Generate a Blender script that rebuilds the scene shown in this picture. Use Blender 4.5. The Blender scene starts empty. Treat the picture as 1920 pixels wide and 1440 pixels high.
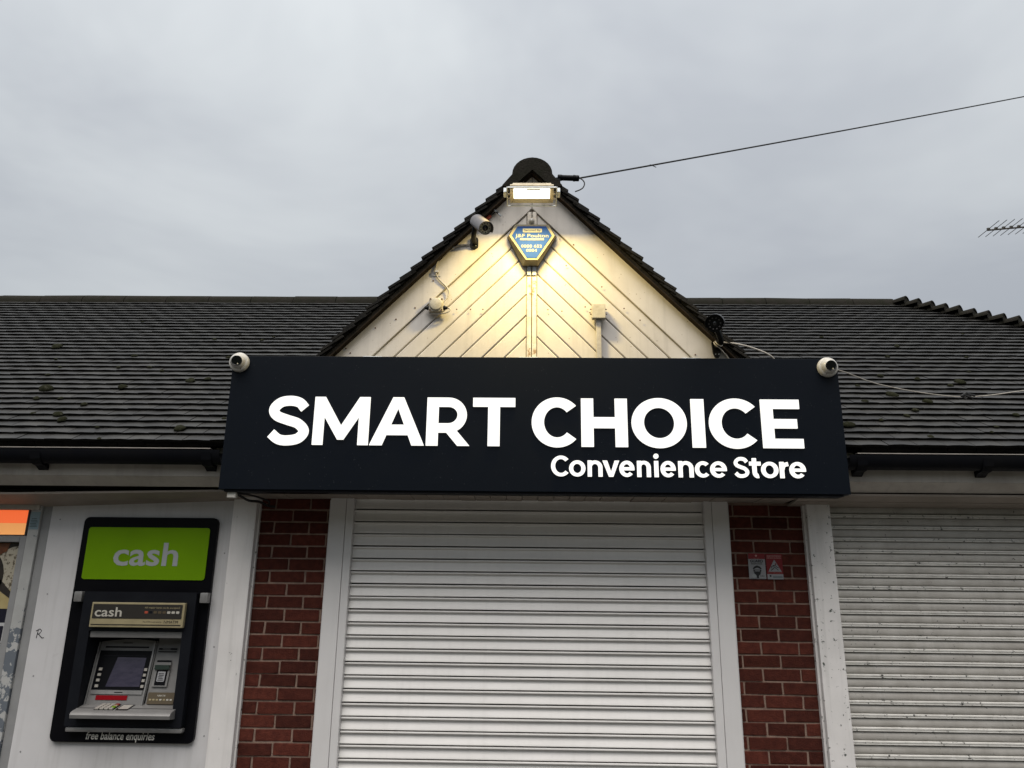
import bpy, bmesh, math, random
from mathutils import Vector, Matrix
rnd = random.Random(7)
R = math.radians
sc = bpy.context.scene
C = sc.collection

# ------------------------------------------------------------------ camera
cam_d = bpy.data.cameras.new('camera')
cam = bpy.data.objects.new('camera', cam_d); C.objects.link(cam)
pit, yaw, rol = R(15.8266), R(-1.2028), R(0.6594)
fw = Vector((math.sin(yaw)*math.cos(pit), math.cos(yaw)*math.cos(pit), math.sin(pit)))
r0 = fw.cross(Vector((0, 0, 1))).normalized(); u0 = r0.cross(fw)
rt = math.cos(rol)*r0 + math.sin(rol)*u0; up = -math.sin(rol)*r0 + math.cos(rol)*u0
CAM = Vector((0, -4.9, 1.6))
cam.matrix_world = Matrix.Translation(CAM) @ Matrix((rt, up, -fw)).transposed().to_4x4()
cam_d.sensor_width = 36; cam_d.lens = 36*1423.97/1920
cam_d.clip_start = 0.05; cam_d.clip_end = 5000
sc.camera = cam
def project(p):
    d = Vector(p) - CAM; k = d.dot(fw)
    return 960 + 1423.97*d.dot(rt)/k, 720 - 1423.97*d.dot(up)/k

# ------------------------------------------------------------------ sky, sun, exposure
W = bpy.data.worlds.new('World'); sc.world = W; W.use_nodes = True
nt = W.node_tree; nt.nodes.clear()
def N(t, **k):
    n = nt.nodes.new(t)
    for a, b in k.items(): setattr(n, a, b)
    return n
out = N('ShaderNodeOutputWorld'); bg = N('ShaderNodeBackground'); bg.inputs[1].default_value = 0.1
sky = N('ShaderNodeTexSky'); sky.sky_type = 'NISHITA'; sky.sun_disc = False
SUN_EL, SUN_AZ = R(67), R(188)
sky.sun_elevation = SUN_EL; sky.sun_rotation = SUN_AZ
tc = N('ShaderNodeTexCoord'); mp = N('ShaderNodeMapping'); mp.inputs['Scale'].default_value = (1.0, 1.0, 2.2)
mp.inputs['Location'].default_value = (3.1, 0.4, 1.2)
n1 = N('ShaderNodeTexNoise'); n1.inputs['Scale'].default_value = 1.3; n1.inputs['Detail'].default_value = 5; n1.inputs['Roughness'].default_value = .58
n1.inputs['Distortion'].default_value = .4
ramp = N('ShaderNodeValToRGB')
e = ramp.color_ramp.elements
e[0].position = .34; e[0].color = (.44, .46, .485, 1)
e[1].position = .68; e[1].color = (.63, .655, .66, 1)
scl = N('ShaderNodeVectorMath', operation='SCALE'); scl.inputs['Scale'].default_value = 10.0
mix = N('ShaderNodeMixRGB'); mix.inputs[0].default_value = .94
L = nt.links.new
L(tc.outputs['Generated'], mp.inputs[0]); L(mp.outputs[0], n1.inputs['Vector']); L(n1.outputs['Fac'], ramp.inputs[0])
sep = N('ShaderNodeSeparateXYZ'); L(tc.outputs['Generated'], sep.inputs[0])
mxz = N('ShaderNodeMath', operation='MAXIMUM'); mxz.inputs[1].default_value = 0; L(sep.outputs['Z'], mxz.inputs[0])
mad = N('ShaderNodeMath', operation='MULTIPLY_ADD'); mad.inputs[1].default_value = 4.2; mad.inputs[2].default_value = 2.2; L(mxz.outputs[0], mad.inputs[0])
L(mad.outputs[0], scl.inputs['Scale']); L(ramp.outputs[0], scl.inputs[0]); L(sky.outputs[0], mix.inputs[1]); L(scl.outputs[0], mix.inputs[2])
L(mix.outputs[0], bg.inputs[0]); L(bg.outputs[0], out.inputs[0])
sun_d = bpy.data.lights.new('sun', 'SUN'); sun = bpy.data.objects.new('sun', sun_d); C.objects.link(sun)
sun_d.energy = 1.5; sun_d.angle = R(60); sun_d.color = (1, .945, .885)
sdir = Vector((math.sin(SUN_AZ)*math.cos(SUN_EL), math.cos(SUN_AZ)*math.cos(SUN_EL), math.sin(SUN_EL)))
sun.rotation_euler = sdir.to_track_quat('Z', 'Y').to_euler(); sun.location = sdir*30
vs = sc.view_settings; vs.view_transform = 'Standard'; vs.look = 'None'; vs.exposure = 1.42; vs.gamma = 1
sc.cycles.max_bounces = 6

# ------------------------------------------------------------------ materials
MATS = {}
def mat(name, col, rough=.6, col2=None, nscale=6, ramp=(.35, .7), metal=0, spec=.4, chips=None, specks=None, bump=0, bscale=60,
        rand=0, emit=None, stretch=(1, 1, 1), trans=0, streak=0, extra=None):
    """procedural material in world space: two-tone noise, chips (col, scale, threshold), specks, bump"""
    m = bpy.data.materials.new(name); m.use_nodes = True; t = m.node_tree; b = t.nodes['Principled BSDF']
    def nn(tp, **k):
        n = t.nodes.new(tp)
        for a, v in k.items(): setattr(n, a, v)
        return n
    l = t.links.new
    geo = nn('ShaderNodeNewGeometry'); mpn = nn('ShaderNodeMapping'); mpn.inputs['Scale'].default_value = stretch
    l(geo.outputs['Position'], mpn.inputs[0]); P = mpn.outputs[0]
    b.inputs['Roughness'].default_value = rough; b.inputs['Metallic'].default_value = metal
    b.inputs['Specular IOR Level'].default_value = spec
    cur = None
    def rgb(c):
        n = nn('ShaderNodeRGB'); n.outputs[0].default_value = (*c, 1); return n.outputs[0]
    cur = rgb(col)
    def noise(scale, detail=5, vec=None, r=.6):
        n = nn('ShaderNodeTexNoise'); n.inputs['Scale'].default_value = scale; n.inputs['Detail'].default_value = detail
        n.inputs['Roughness'].default_value = r
        l(vec or P, n.inputs['Vector']); return n.outputs['Fac']
    def rmp(v, a, c):
        n = nn('ShaderNodeMapRange'); n.inputs[1].default_value = a; n.inputs[2].default_value = c; l(v, n.inputs[0]); return n.outputs[0]
    def mx(f, a, c, tp='MIX'):
        n = nn('ShaderNodeMixRGB', blend_type=tp)
        if isinstance(f, (int, float)): n.inputs[0].default_value = f
        else: l(f, n.inputs[0])
        l(a, n.inputs[1]); l(c, n.inputs[2]); return n.outputs[0]
    def mul(a, c):
        n = nn('ShaderNodeMath', operation='MULTIPLY'); l(a, n.inputs[0])
        if isinstance(c, (int, float)): n.inputs[1].default_value = c
        else: l(c, n.inputs[1])
        return n.outputs[0]
    if col2: cur = mx(rmp(noise(nscale), *ramp), cur, rgb(col2))
    if rand:
        oi = nn('ShaderNodeObjectInfo'); hs = nn('ShaderNodeHueSaturation')
        mr = nn('ShaderNodeMapRange'); mr.inputs[3].default_value = 1-rand; mr.inputs[4].default_value = 1+rand
        l(oi.outputs['Random'], mr.inputs[0]); l(mr.outputs[0], hs.inputs['Value']); l(cur, hs.inputs['Color']); cur = hs.outputs[0]
    if streak:
        mp2 = nn('ShaderNodeMapping'); mp2.inputs['Scale'].default_value = (14, 14, .9); l(geo.outputs['Position'], mp2.inputs[0])
        f = rmp(noise(1.6, 4, mp2.outputs[0]), .5, .8)
        cur = mx(mul(f, streak), cur, rgb((.16, .15, .13)))
    if specks:
        sc_, th, cc = specks
        v = nn('ShaderNodeTexVoronoi'); v.inputs['Scale'].default_value = sc_; l(P, v.inputs['Vector'])
        f = rmp(v.outputs['Distance'], th, th*.75)
        f2 = rmp(noise(sc_*.35, 2), .55, .62)
        cur = mx(mul(f, f2), cur, rgb(cc))
    if chips:
        cc, cs, a0, a1 = chips
        f = rmp(noise(cs, 7, r=.68), a0, a1)
        cur = mx(f, cur, rgb(cc))
    if extra: cur = extra(t, nn, l, geo, cur, noise, rmp, mx, rgb, mul)
    l(cur, b.inputs['Base Color'])
    if emit:
        b.inputs['Emission Color'].default_value = (*emit[0], 1); b.inputs['Emission Strength'].default_value = emit[1]
    if bump:
        bn = nn('ShaderNodeBump'); bn.inputs['Strength'].default_value = bump; bn.inputs['Distance'].default_value = .01
        l(noise(bscale, 6), bn.inputs['Height']); l(bn.outputs[0], b.inputs['Normal'])
    if trans:
        b.inputs['Transmission Weight'].default_value = trans; b.inputs['IOR'].default_value = 1.1
    MATS[name] = m; return m

def peel(t, nn, l, geo, cur, noise, rmp, mx, rgb, mul):
    sp = nn('ShaderNodeSeparateXYZ'); l(geo.outputs['Position'], sp.inputs[0])
    big = rmp(sp.outputs['Z'], 1.52, 1.30)
    n = noise(16, 6, r=.6)
    ad = nn('ShaderNodeMath', operation='MULTIPLY_ADD'); l(big, ad.inputs[0]); ad.inputs[1].default_value = .20; l(n, ad.inputs[2])
    return mx(rmp(ad.outputs[0], .645, .66), cur, rgb((.11, .125, .145)))
def dots(t, nn, l, geo, cur, noise, rmp, mx, rgb, mul):
    mpn = nn('ShaderNodeMapping'); mpn.inputs['Scale'].default_value = (150, 150, 150); mpn.inputs['Rotation'].default_value = (0, R(45), 0)
    l(geo.outputs['Position'], mpn.inputs[0])
    v = nn('ShaderNodeTexVoronoi'); v.inputs['Randomness'].default_value = .12; v.inputs['Scale'].default_value = 1; l(mpn.outputs[0], v.inputs['Vector'])
    f = rmp(v.outputs['Distance'], .42, .22)
    return mx(mul(f, .5), cur, rgb((.17, .165, .16)))

mat('gable_white', (.56, .525, .485), .55, (.48, .445, .405), 3, chips=((.42, .37, .30), 9, .70, .78), specks=(38, .13, (.2, .16, .11)), bump=.06, bscale=30, streak=.25)
mat('joint_dark', (.06, .05, .04), .9)
mat('gable_joint', (.26, .22, .16), .9)
mat('strip_paint', (.66, .62, .56), .6, (.52, .45, .36), 20, chips=((.26, .17, .09), 13, .55, .60), streak=.5)
mat('white_paint', (.70, .675, .66), .5, (.62, .60, .585), 4, chips=((.12, .12, .12), 26, .675, .69), streak=.2)
mat('white_chipped', (.70, .675, .66), .5, (.60, .58, .565), 4, chips=((.06, .07, .06), 30, .612, .628), streak=.25)
mat('peeling_paint', (.38, .38, .37), .6, (.32, .32, .31), 8, chips=((.12, .13, .145), 30, .655, .665), extra=peel)
mat('panel_white', (.56, .55, .555), .5, (.49, .48, .48), 2.2, specks=(9, .06, (.2, .2, .2)), chips=((.30, .29, .28), 5, .66, .80), streak=.22)
mat('trim_grey', (.25, .25, .25), .5, (.21, .21, .21), 8)
mat('upvc', (.64, .625, .62), .35, (.60, .585, .58), 3, streak=.05)
mat('shutter', (.74, .72, .70), .42, (.68, .66, .64), 5, ramp=(.4, .75), streak=.09, chips=((.45, .44, .42), 7, .66, .76), stretch=(.5, 1, 2.2))
mat('shutter_rough', (.45, .43, .40), .5, (.34, .32, .29), 7, chips=((.03, .03, .03), 34, .655, .668), streak=.22, extra=dots)
mat('shutter_rib', (.66, .645, .61), .45, (.54, .525, .49), 12, chips=((.03, .03, .03), 38, .618, .633), streak=.15)
mat('brick', (.082, .021, .0135), .85, (.048, .0115, .008), 30, spec=.15, rand=.34, bump=.5, bscale=120, chips=((.17, .08, .06), 60, .68, .75))
mat('mortar', (.27, .19, .15), .95, (.18, .125, .10), 30, spec=.1, bump=.5, bscale=160)
mat('tile', (.0135, .0132, .0128), .5, (.030, .029, .0265), 6, ramp=(.38, .64), rand=.30, spec=.25, chips=((.20, .19, .16), 17, .735, .78), bump=.10, bscale=60)
mat('tile_shade', (.004, .0037, .0034), .9, (.009, .008, .006), 40,spec=.1, bump=.5, bscale=80)  # darker copy of the tile colour, shade on the edges painted in
mat('ridge_tile', (.019, .0165, .0135), .9, (.0115, .0120, .0070), 14, spec=.1, chips=((.05, .047, .036), 40, .66, .74), bump=.6, bscale=70)
mat('moss', (.026, .026, .016), .95, (.012, .014, .006), 60, spec=.05, chips=((.08, .078, .06), 45, .62, .7), bump=1, bscale=220)
mat('verge_mortar', (.011, .010, .008), .95, (.022, .018, .013), 20, spec=.1, bump=.8, bscale=70)
mat('verge_slate', (.009, .0087, .0083), .8, (.018, .016, .013), 18, spec=.12, rand=.3, bump=.5, bscale=60)
mat('undercloak', (.030, .020, .012), .9, (.010, .008, .005), 12, spec=.1)
mat('gutter_black', (.0035, .004, .006), .5, (.006, .006, .007), 6, spec=.08)
mat('fascia_white', (.42, .385, .345), .6, (.32, .29, .255), 4, chips=((.15, .13, .11), 28, .70, .74), streak=.3)
mat('soffit_brown', (.27, .23, .195), .7, (.20, .17, .14), 3, specks=(5, .05, (.02, .02, .02)), streak=.2)
mat('sign_panel', (.0022, .0042, .0080), .42, (.0034, .0052, .0088), 2, spec=.11, specks=(60, .12, (.05, .055, .06)))
mat('letter_glow', (.25, .25, .24), .5, spec=.1, emit=((1, .985, .93), .405))
mat('galv', (.33, .35, .36), .4, (.22, .24, .25), 30, metal=.6)
mat('camera_white', (.50, .48, .44), .3, (.42, .40, .36), 25)
mat('camera_grey', (.13, .12, .122), .35, (.10, .09, .09), 20)
mat('camera_black', (.006, .006, .006), .4, spec=.15)
mat('lens', (.004, .004, .006), .05, spec=.8)
mat('cam_face', (.60, .56, .42), .35)
mat('cable_white', (.42, .39, .34), .5, (.30, .27, .23), 40)
mat('cable_black', (.008, .008, .008), .6)
mat('box_cream', (.44, .41, .345), .5, (.31, .28, .22), 30, chips=((.15, .12, .08), 40, .66, .72))
mat('screw', (.10, .05, .03), .6)
mat('atm_black', (.0025, .0025, .004), .35, (.004, .004, .005), 6, spec=.10)
mat('atm_navy', (.0055, .0062, .0090), .5, (.008, .009, .012), 8, spec=.12)
mat('atm_green', (.135, .27, .002), .4, (.12, .24, .002), 3, spec=.12, specks=(7, .07, (.02, .04, .01)))
mat('atm_grey_text', (.30, .315, .32), .5)
mat('atm_silver', (.20, .195, .19), .42, (.165, .16, .157), 10, metal=.2, spec=.25)
mat('atm_steel', (.25, .245, .24), .35, (.19, .185, .18), 20, metal=.4)
mat('atm_cream', (.31, .26, .15), .5, (.25, .21, .12), 10)
mat('atm_dark', (.020, .017, .014), .45)
mat('atm_light_text', (.40, .38, .33), .5)
mat('screen', (.020, .017, .034), .12, (.045, .038, .062), 9, stretch=(1, 1, 3))
mat('atm_red', (.20, .002, .006), .4, spec=.1)
mat('reader_green', (.008, .02, .012), .3)
mat('atm_bright_text', (.62, .60, .55), .5)
mat('key', (.32, .30, .27), .4)
mat('gold', (.075, .055, .03), .5)
mat('alarm_cream', (.27, .25, .18), .6, (.21, .175, .11), 30, spec=.1, chips=((.08, .05, .03), 50, .63, .7))
mat('alarm_dark', (.05, .035, .025), .8)
mat('alarm_blue', (.010, .045, .19), .6, (.016, .055, .22), 40, spec=.08)
mat('alarm_text', (.24, .235, .20), .6, spec=.1)
mat('alarm_text_blue', (.02, .04, .10), .6, spec=.1)
mat('lamp_metal', (.36, .31, .22), .4, (.24, .20, .13), 20, metal=.4)
mat('lamp_glass', (.9, .9, .9), .05, trans=.97)
mat('led', (1, 1, 1), .4, emit=((1, .93, .74), 1.5))
mat('reflector_glow', (.62, .50, .26), .4, (.5, .38, .18), 30, metal=.3)  # yellow glow scattered by the lamp glass is put into this colour
mat('orange_lit', (.80, .16, .05), .4, emit=((1, .165, .045), .28))
mat('orange_pale', (.80, .36, .12), .4, emit=((1, .42, .13), .22))
mat('poster_navy', (.012, .012, .022), .3)
mat('poster_white', (.42, .42, .42), .4)
mat('poster_straw', (.42, .34, .16), .5, (.34, .26, .11), 15)
mat('poster_speckle', (.40, .36, .28), .5, (.10, .08, .05), 45, ramp=(.52, .6))
mat('poster_pan', (.030, .026, .024), .25, (.05, .04, .035), 20)
mat('poster_brown', (.16, .055, .02), .4, (.09, .03, .012), 30)
mat('poster_plate', (.32, .30, .27), .3)
mat('sticker_red', (.17, .006, .010), .4)
mat('sticker_white', (.26, .26, .27), .4)
mat('sticker_black', (.008, .008, .009), .5)
mat('sticker_pink', (.42, .22, .20), .4)
mat('label_blue', (.20, .27, .30), .4)
mat('label_ink', (.05, .08, .09), .5)
mat('marker_ink', (.012, .012, .014), .5)
mat('glass', (.03, .035, .04), .05)
mat('aerial_metal', (.09, .085, .075), .5, (.06, .05, .04), 20, metal=.3)
mat('tape_red', (.35, .06, .03), .5)
mat('paving', (.065, .063, .060), .9, (.045, .044, .042), 2, bump=.3, bscale=40)
mat('blocker_green', (.035, .045, .018), .95, (.022, .03, .012), 1.5, spec=.1)  # green of the added bank that blocks low sky
mat('wall_inside', (.12, .10, .09), .9)

# ------------------------------------------------------------------ helpers
def link(name, me, parent=None):
    o = bpy.data.objects.new(name, me); C.objects.link(o)
    if parent is not None:
        o.parent = parent; o.matrix_parent_inverse = PINV.get(parent.name, Matrix.Identity(4))
    return o
PINV = {}
def thing(name, loc, label, cat, group=None, kind=None):
    o = bpy.data.objects.new(name, None); C.objects.link(o); o.location = loc; o.empty_display_size = .1
    PINV[o.name] = Matrix.Translation(-Vector(loc))
    return tag(o, label, cat, group, kind)
def tag(o, label, cat, group=None, kind=None):
    if label: o['label'] = label
    if cat: o['category'] = cat
    if group: o['group'] = group
    if kind: o['kind'] = kind
    return o
class MB:
    """collects geometry (world coordinates) for ONE mesh object"""
    def __init__(s): s.v = []; s.f = []; s.mi = []
    def raw(s, v, f, mi=0):
        b = len(s.v); s.v += [tuple(p) for p in v]; s.f += [tuple(i+b for i in q) for q in f]; s.mi += [mi]*len(f); return s
    def box(s, x0, x1, y0, y1, z0, z1, mi=0, bev=0):
        if bev:
            bm = bmesh.new(); bmesh.ops.create_cube(bm, size=1)
            for q in bm.verts: q.co = Vector(((x0+x1)/2+q.co.x*(x1-x0), (y0+y1)/2+q.co.y*(y1-y0), (z0+z1)/2+q.co.z*(z1-z0)))
            bmesh.ops.bevel(bm, geom=list(bm.edges), offset=bev, segments=2, affect='EDGES', profile=.6)
            return s.bm(bm, mi)
        v = [(x, y, z) for z in (z0, z1) for y in (y0, y1) for x in (x0, x1)]
        return s.raw(v, [(0, 2, 3, 1), (4, 5, 7, 6), (0, 1, 5, 4), (2, 6, 7, 3), (0, 4, 6, 2), (1, 3, 7, 5)], mi)
    def bm(s, bm, mi=0):
        bm.verts.ensure_lookup_table()
        for i, q in enumerate(bm.verts): q.index = i
        s.raw([q.co.copy() for q in bm.verts], [[q.index for q in f.verts] for f in bm.faces], mi); bm.free(); return s
    def prism(s, pts, y0, y1, mi=0, holes=()):
        """(x,z) outline extruded from y0 (front) to y1 (back), holes allowed"""
        loops = [list(pts)]+[list(h) for h in holes]
        bm = bmesh.new(); ed = []; allv = []
        for lp in loops:
            vs_ = [bm.verts.new((p[0], y0, p[1])) for p in lp]; allv.append(vs_)
            for i in range(len(vs_)): ed.append(bm.edges.new((vs_[i], vs_[(i+1) % len(vs_)])))
        if len(loops) == 1: bm.faces.new(allv[0])
        else: bmesh.ops.triangle_fill(bm, edges=ed, use_beauty=True)
        fr = list(bm.faces); mp_ = {}
        for vs_ in allv:
            for q in vs_: mp_[q] = bm.verts.new((q.co.x, y1, q.co.z))
        for f in fr: bm.faces.new([mp_[q] for q in reversed(f.verts)])
        for vs_ in allv:
            for i in range(len(vs_)):
                a, c = vs_[i], vs_[(i+1) % len(vs_)]
                bm.faces.new((a, mp_[a], mp_[c], c))
        bmesh.ops.recalc_face_normals(bm, faces=bm.faces)
        return s.bm(bm, mi)
    def tube(s, path, r, n=8, mi=0, cap=True):
        path = [Vector(p) for p in path]; rings = []
        rs = r if isinstance(r, (list, tuple)) else [r]*len(path)
        pv = None
        for i, p in enumerate(path):
            t = (path[min(i+1, len(path)-1)]-path[max(i-1, 0)]).normalized()
            a = Vector((0, 0, 1)) if abs(t.z) < .9 else Vector((1, 0, 0))
            if pv is not None: a = pv
            x = (a - t*a.dot(t)).normalized(); y = t.cross(x); pv = x
            rings.append([p+(x*math.cos(2*math.pi*k/n)+y*math.sin(2*math.pi*k/n))*rs[i] for k in range(n)])
        v = [q for r_ in rings for q in r_]; f = []
        for i in range(len(rings)-1):
            for k in range(n):
                f.append((i*n+k, i*n+(k+1) % n, (i+1)*n+(k+1) % n, (i+1)*n+k))
        if cap: f += [tuple(range(n-1, -1, -1)), tuple((len(rings)-1)*n+k for k in range(n))]
        return s.raw(v, f, mi)
    def lathe(s, o, axis, prof, n=24, mi=0):
        """prof: (distance along axis, radius)"""
        o = Vector(o); ax = Vector(axis).normalized()
        a = Vector((0, 0, 1)) if abs(ax.z) < .9 else Vector((1, 0, 0))
        x = (a-ax*a.dot(ax)).normalized(); y = ax.cross(x); v = []; f = []
        for d, r in prof:
            v += [o+ax*d+(x*math.cos(2*math.pi*k/n)+y*math.sin(2*math.pi*k/n))*max(r, 1e-4) for k in range(n)]
        for i in range(len(prof)-1):
            f += [(i*n+k, i*n+(k+1) % n, (i+1)*n+(k+1) % n, (i+1)*n+k) for k in range(n)]
        f += [tuple(range(n-1, -1, -1)), tuple((len(prof)-1)*n+k for k in range(n))]
        return s.raw(v, f, mi)
    def build(s, name, mats, parent=None, smooth=False, ang=None):
        me = bpy.data.meshes.new(name); me.from_pydata(s.v, [], s.f)
        for m in ([mats] if isinstance(mats, str) else mats): me.materials.append(MATS[m])
        me.polygons.foreach_set('material_index', s.mi)
        me.update()
        if smooth:
            me.polygons.foreach_set('use_smooth', [True]*len(me.polygons))
            me.set_sharp_from_angle(angle=R(ang or 35))
        return link(name, me, parent)
def rrect(x0, x1, z0, z1, r, n=5):
    p = []
    for cx, cz, a in ((x1-r, z1-r, 0), (x0+r, z1-r, 90), (x0+r, z0+r, 180), (x1-r, z0+r, 270)):
        for k in range(n+1):
            t = R(a+90*k/n); p.append((cx+r*math.cos(t), cz+r*math.sin(t)))
    return p
def rect(x0, x1, z0, z1): return [(x0, z0), (x1, z0), (x1, z1), (x0, z1)]
def spline(pts, n=8):
    pts = [Vector(p) for p in pts]; o = []
    P = [pts[0]*2-pts[1]]+pts+[pts[-1]*2-pts[-2]]
    for i in range(1, len(P)-2):
        a, b, c, d = P[i-1:i+3]
        for k in range(n):
            t = k/n
            o.append(.5*((2*b)+(c-a)*t+(2*a-5*b+4*c-d)*t*t+(3*b-a-3*c+d)*t**3))
    o.append(pts[-1]); return o
def text(name, s, x, z, y, h, mt, parent, width=None, bold=0, shear=0, align='LEFT', M=None, depth=.0008):
    """flat lettering facing -Y; h = cap height; optional width fit"""
    cu = bpy.data.curves.new('t', 'FONT'); cu.body = s; cu.size = 1; cu.offset = bold; cu.shear = shear; cu.resolution_u = 3
    cu.extrude = 0
    ob = bpy.data.objects.new('t', cu); C.objects.link(ob)
    dg = bpy.context.evaluated_depsgraph_get(); me = bpy.data.meshes.new_from_object(ob.evaluated_get(dg))
    bpy.data.objects.remove(ob); bpy.data.curves.remove(cu)
    xs = [v.co.x for v in me.vertices]
    x0, x1 = min(xs), max(xs)
    k = h/.729; kx = k if not width else width/(x1-x0)
    w = (x1-x0)*kx; off = {'LEFT': 0, 'CENTER': -w/2, 'RIGHT': -w}[align]
    for v in me.vertices:
        p = Vector((x+off+(v.co.x-x0)*kx, y, z+v.co.y*k))
        v.co = M(p) if M else p
    me.materials.clear(); me.materials.append(MATS[mt]); me.name = name
    return link(name, me, parent)

# ------------------------------------------------------------------ ground
g = MB().raw([(-400, -400, 0), (400, -400, 0), (400, 400, 0), (-400, 400, 0)], [(0, 1, 2, 3)]).build('ground', 'paving'); tag(g, 'grey paved ground in front of the shop', 'ground', kind='structure')

# unseen bank added behind the viewer, blocks low sky to darken the eaves
v = []; f = []; nx = 49
for j, (y, z) in enumerate([(-15, -.05), (-16.5, .6), (-18.5, 3.4), (-20.5, 6.0), (-23, 7.4), (-30, 8.0), (-60, 8.2)]):
    for i in range(nx):
        x = -120+240*i/(nx-1); v.append((x, y+.6*math.sin(x*.31+j), z*(1+.07*math.sin(x*.23+1.3*j)+.05*math.sin(x*.71+j))))
for j in range(6):
    f += [(j*nx+i, j*nx+i+1, (j+1)*nx+i+1, (j+1)*nx+i) for i in range(nx-1)]
tag(MB().raw(v, f).build('blocker_bank', 'blocker_green', smooth=True, ang=80), 'unseen bank added behind the viewer to block low sky', 'bank', kind='structure')

# ------------------------------------------------------------------ the building
B = thing('shop_building', (0, 0, 0), 'single storey shop with dark tiled roof, white boarded gable and red brick piers', 'building')

# walls behind everything
bk = MB()
bk.box(-5, 5.2, .16, .30, 0, 2.6)
bk.build('wall', 'wall_inside', B)
# brick piers ---------------------------------------------------------
bm_ = MB().box(-.1075, .1075, -.010, .03, -.0325, .0325, bev=.003)
def brick_mesh(w):
    return MB().box(-w/2, w/2, -.0065, .03, -.0326, .0326, bev=.0035)
BMESH = {}
def brick(x0, x1, zc, parent):
    w = round(x1-x0, 3); key = (w, rnd.randrange(4))
    if key not in BMESH:
        m = brick_mesh(w)
        m.v = [(x+rnd.uniform(-.0022, .0022), y+(rnd.uniform(-.001, .0022) if y < .01 else 0), z+rnd.uniform(-.0016, .0016)) for x, y, z in m.v]
        o = m.build('brick', 'brick', parent); BMESH[key] = o.data
    else: o = link('brick', BMESH[key], parent)
    o.location = ((x0+x1)/2, rnd.uniform(-.0025, .0025), zc+rnd.uniform(-.0016, .0016)); o.rotation_euler = (rnd.uniform(-.015, .015), rnd.uniform(-.008, .008), rnd.uniform(-.012, .012))
def pier(x0, x1, zphase, pitch, jA, jB, parity):
    p = MB().box(x0, x1, 0.0, .16, 0, 2.21).build('brick_pier', 'mortar', B)
    k0 = -int((zphase-.02)/pitch)
    k = k0
    while zphase+(k+1)*pitch < 2.215:
        zc = zphase+(k+.5)*pitch
        js = jA if (k+parity) % 2 == 0 else jB
        ed = [x0-.006]+js+[x1+.006]
        for a, c in zip(ed, ed[1:]):
            a2, c2 = max(a+.006, x0+.001), min(c-.006, x1-.001)
            if c2-a2 > .02: brick(a2, c2, zc, p)
        k += 1
    return p
pier(-1.718, -1.248, 1.605, .0762, [-1.500, -1.277], [-1.615, -1.389], 0)
pier(1.266, 1.756, 1.669, .0754, [1.311, 1.539], [1.428, 1.655], 0)

# posts, panel --------------------------------------------------------
MB().box(-1.868, -1.717, -.065, .12, 0, 2.225, bev=.006).build('post', 'white_paint', B)
MB().box(1.757, 1.904, -.065, .12, 0, 2.225, bev=.006).build('post', 'white_chipped', B)['label'] = 'white post with chipped paint'
MB().box(1.742, 1.7555, -.035, .10, 0, 2.2).build('post_bead', 'white_chipped', B)
MB().box(-1.7155, -1.704, -.030, .10, 0, 2.2).build('post_bead', 'white_chipped', B)
MB().box(-3.179, -3.110, -.045, .12, 0, 2.24, bev=.005).build('post', 'peeling_paint', B)['label'] = 'post with white paint peeling off blue grey primer'
MB().box(-3.108, -3.051, -.028, .10, 0, 2.24, bev=.004).build('edge_trim', 'trim_grey', B)
HX0, HX1, HZ0, HZ1 = -2.70, -2.03, .86, 1.60
MB().prism(rect(-3.0505, -1.869, 0, 2.24), -.03, .0, holes=[rect(HX0, HX1, HZ0, HZ1)]).build('wall_panel', 'panel_white', B)
for x, z in ((-2.99, 2.06), (-2.99, 1.60), (-2.99, 1.12), (-2.99, .70), (-1.905, 1.86), (-1.905, 1.30), (-1.905, .80)):
    MB().lathe((x, -.0302, z), (0, -1, 0), [(0, .005), (.0015, .0045), (.002, .001)], 8).build('screw', 'trim_grey', B)
# scribbled R on the panel
wr = MB()
for st in ([(-3.012, 1.338), (-3.010, 1.365), (-3.006, 1.388)], [(-3.020, 1.380), (-3.000, 1.391), (-2.988, 1.380), (-2.998, 1.366), (-3.010, 1.361)], [(-3.004, 1.363), (-2.990, 1.350), (-2.978, 1.340), (-2.966, 1.342)]):
    wr.tube(spline([(x, -.0305, z) for x, z in st], 5), .0022, 5)
wr.build('scribble', 'marker_ink', B)['label'] = 'hand written letter R'

# eaves: soffit, fascia, gutters --------------------------------------
def soffit(x0, x1, zl, zr, seam):
    s = MB()
    for (ya, yb, da, db) in ((-.268, -.135, .040, .018), (-.128, .03, .016, 0)):
        s.raw([(x0, ya, zl+da), (x1, ya, zr+da), (x1, yb, zl*0+zr+db), (x0, yb, zl+db), (x0, ya, zl+da+.012), (x1, ya, zr+da+.012), (x1, yb, zr+db+.012), (x0, yb, zl+db+.012)],
              [(0, 3, 2, 1), (4, 5, 6, 7), (0, 1, 5, 4), (2, 3, 7, 6), (1, 2, 6, 5), (0, 4, 7, 3)])
    return s
sl = MB().box(-5, -1.868, -.30, .05, 2.262, 2.28).build('soffit', 'joint_dark', B)
for ya, yb, dz0, dz1 in ((-.262, -.135, .048, .024), (-.130, -.022, .022, .0)):
    v = []
    for dz in (0, .012):
        v += [(-4.8, ya, 2.142+dz0+dz), (-3.15, ya, 2.142+dz0+dz), (-1.80, ya, 2.190+dz0*.6+dz), (-4.8, yb, 2.137+dz1+dz), (-3.15, yb, 2.137+dz1+dz), (-1.80, yb, 2.190+dz1*.4+dz)]
    MB().raw(v, [(0, 3, 4, 1), (1, 4, 5, 2), (6, 7, 10, 9), (7, 8, 11, 10), (0, 1, 7, 6), (1, 2, 8, 7), (3, 9, 10, 4), (4, 10, 11, 5)]).build('soffit_board', 'soffit_brown', sl)
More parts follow.
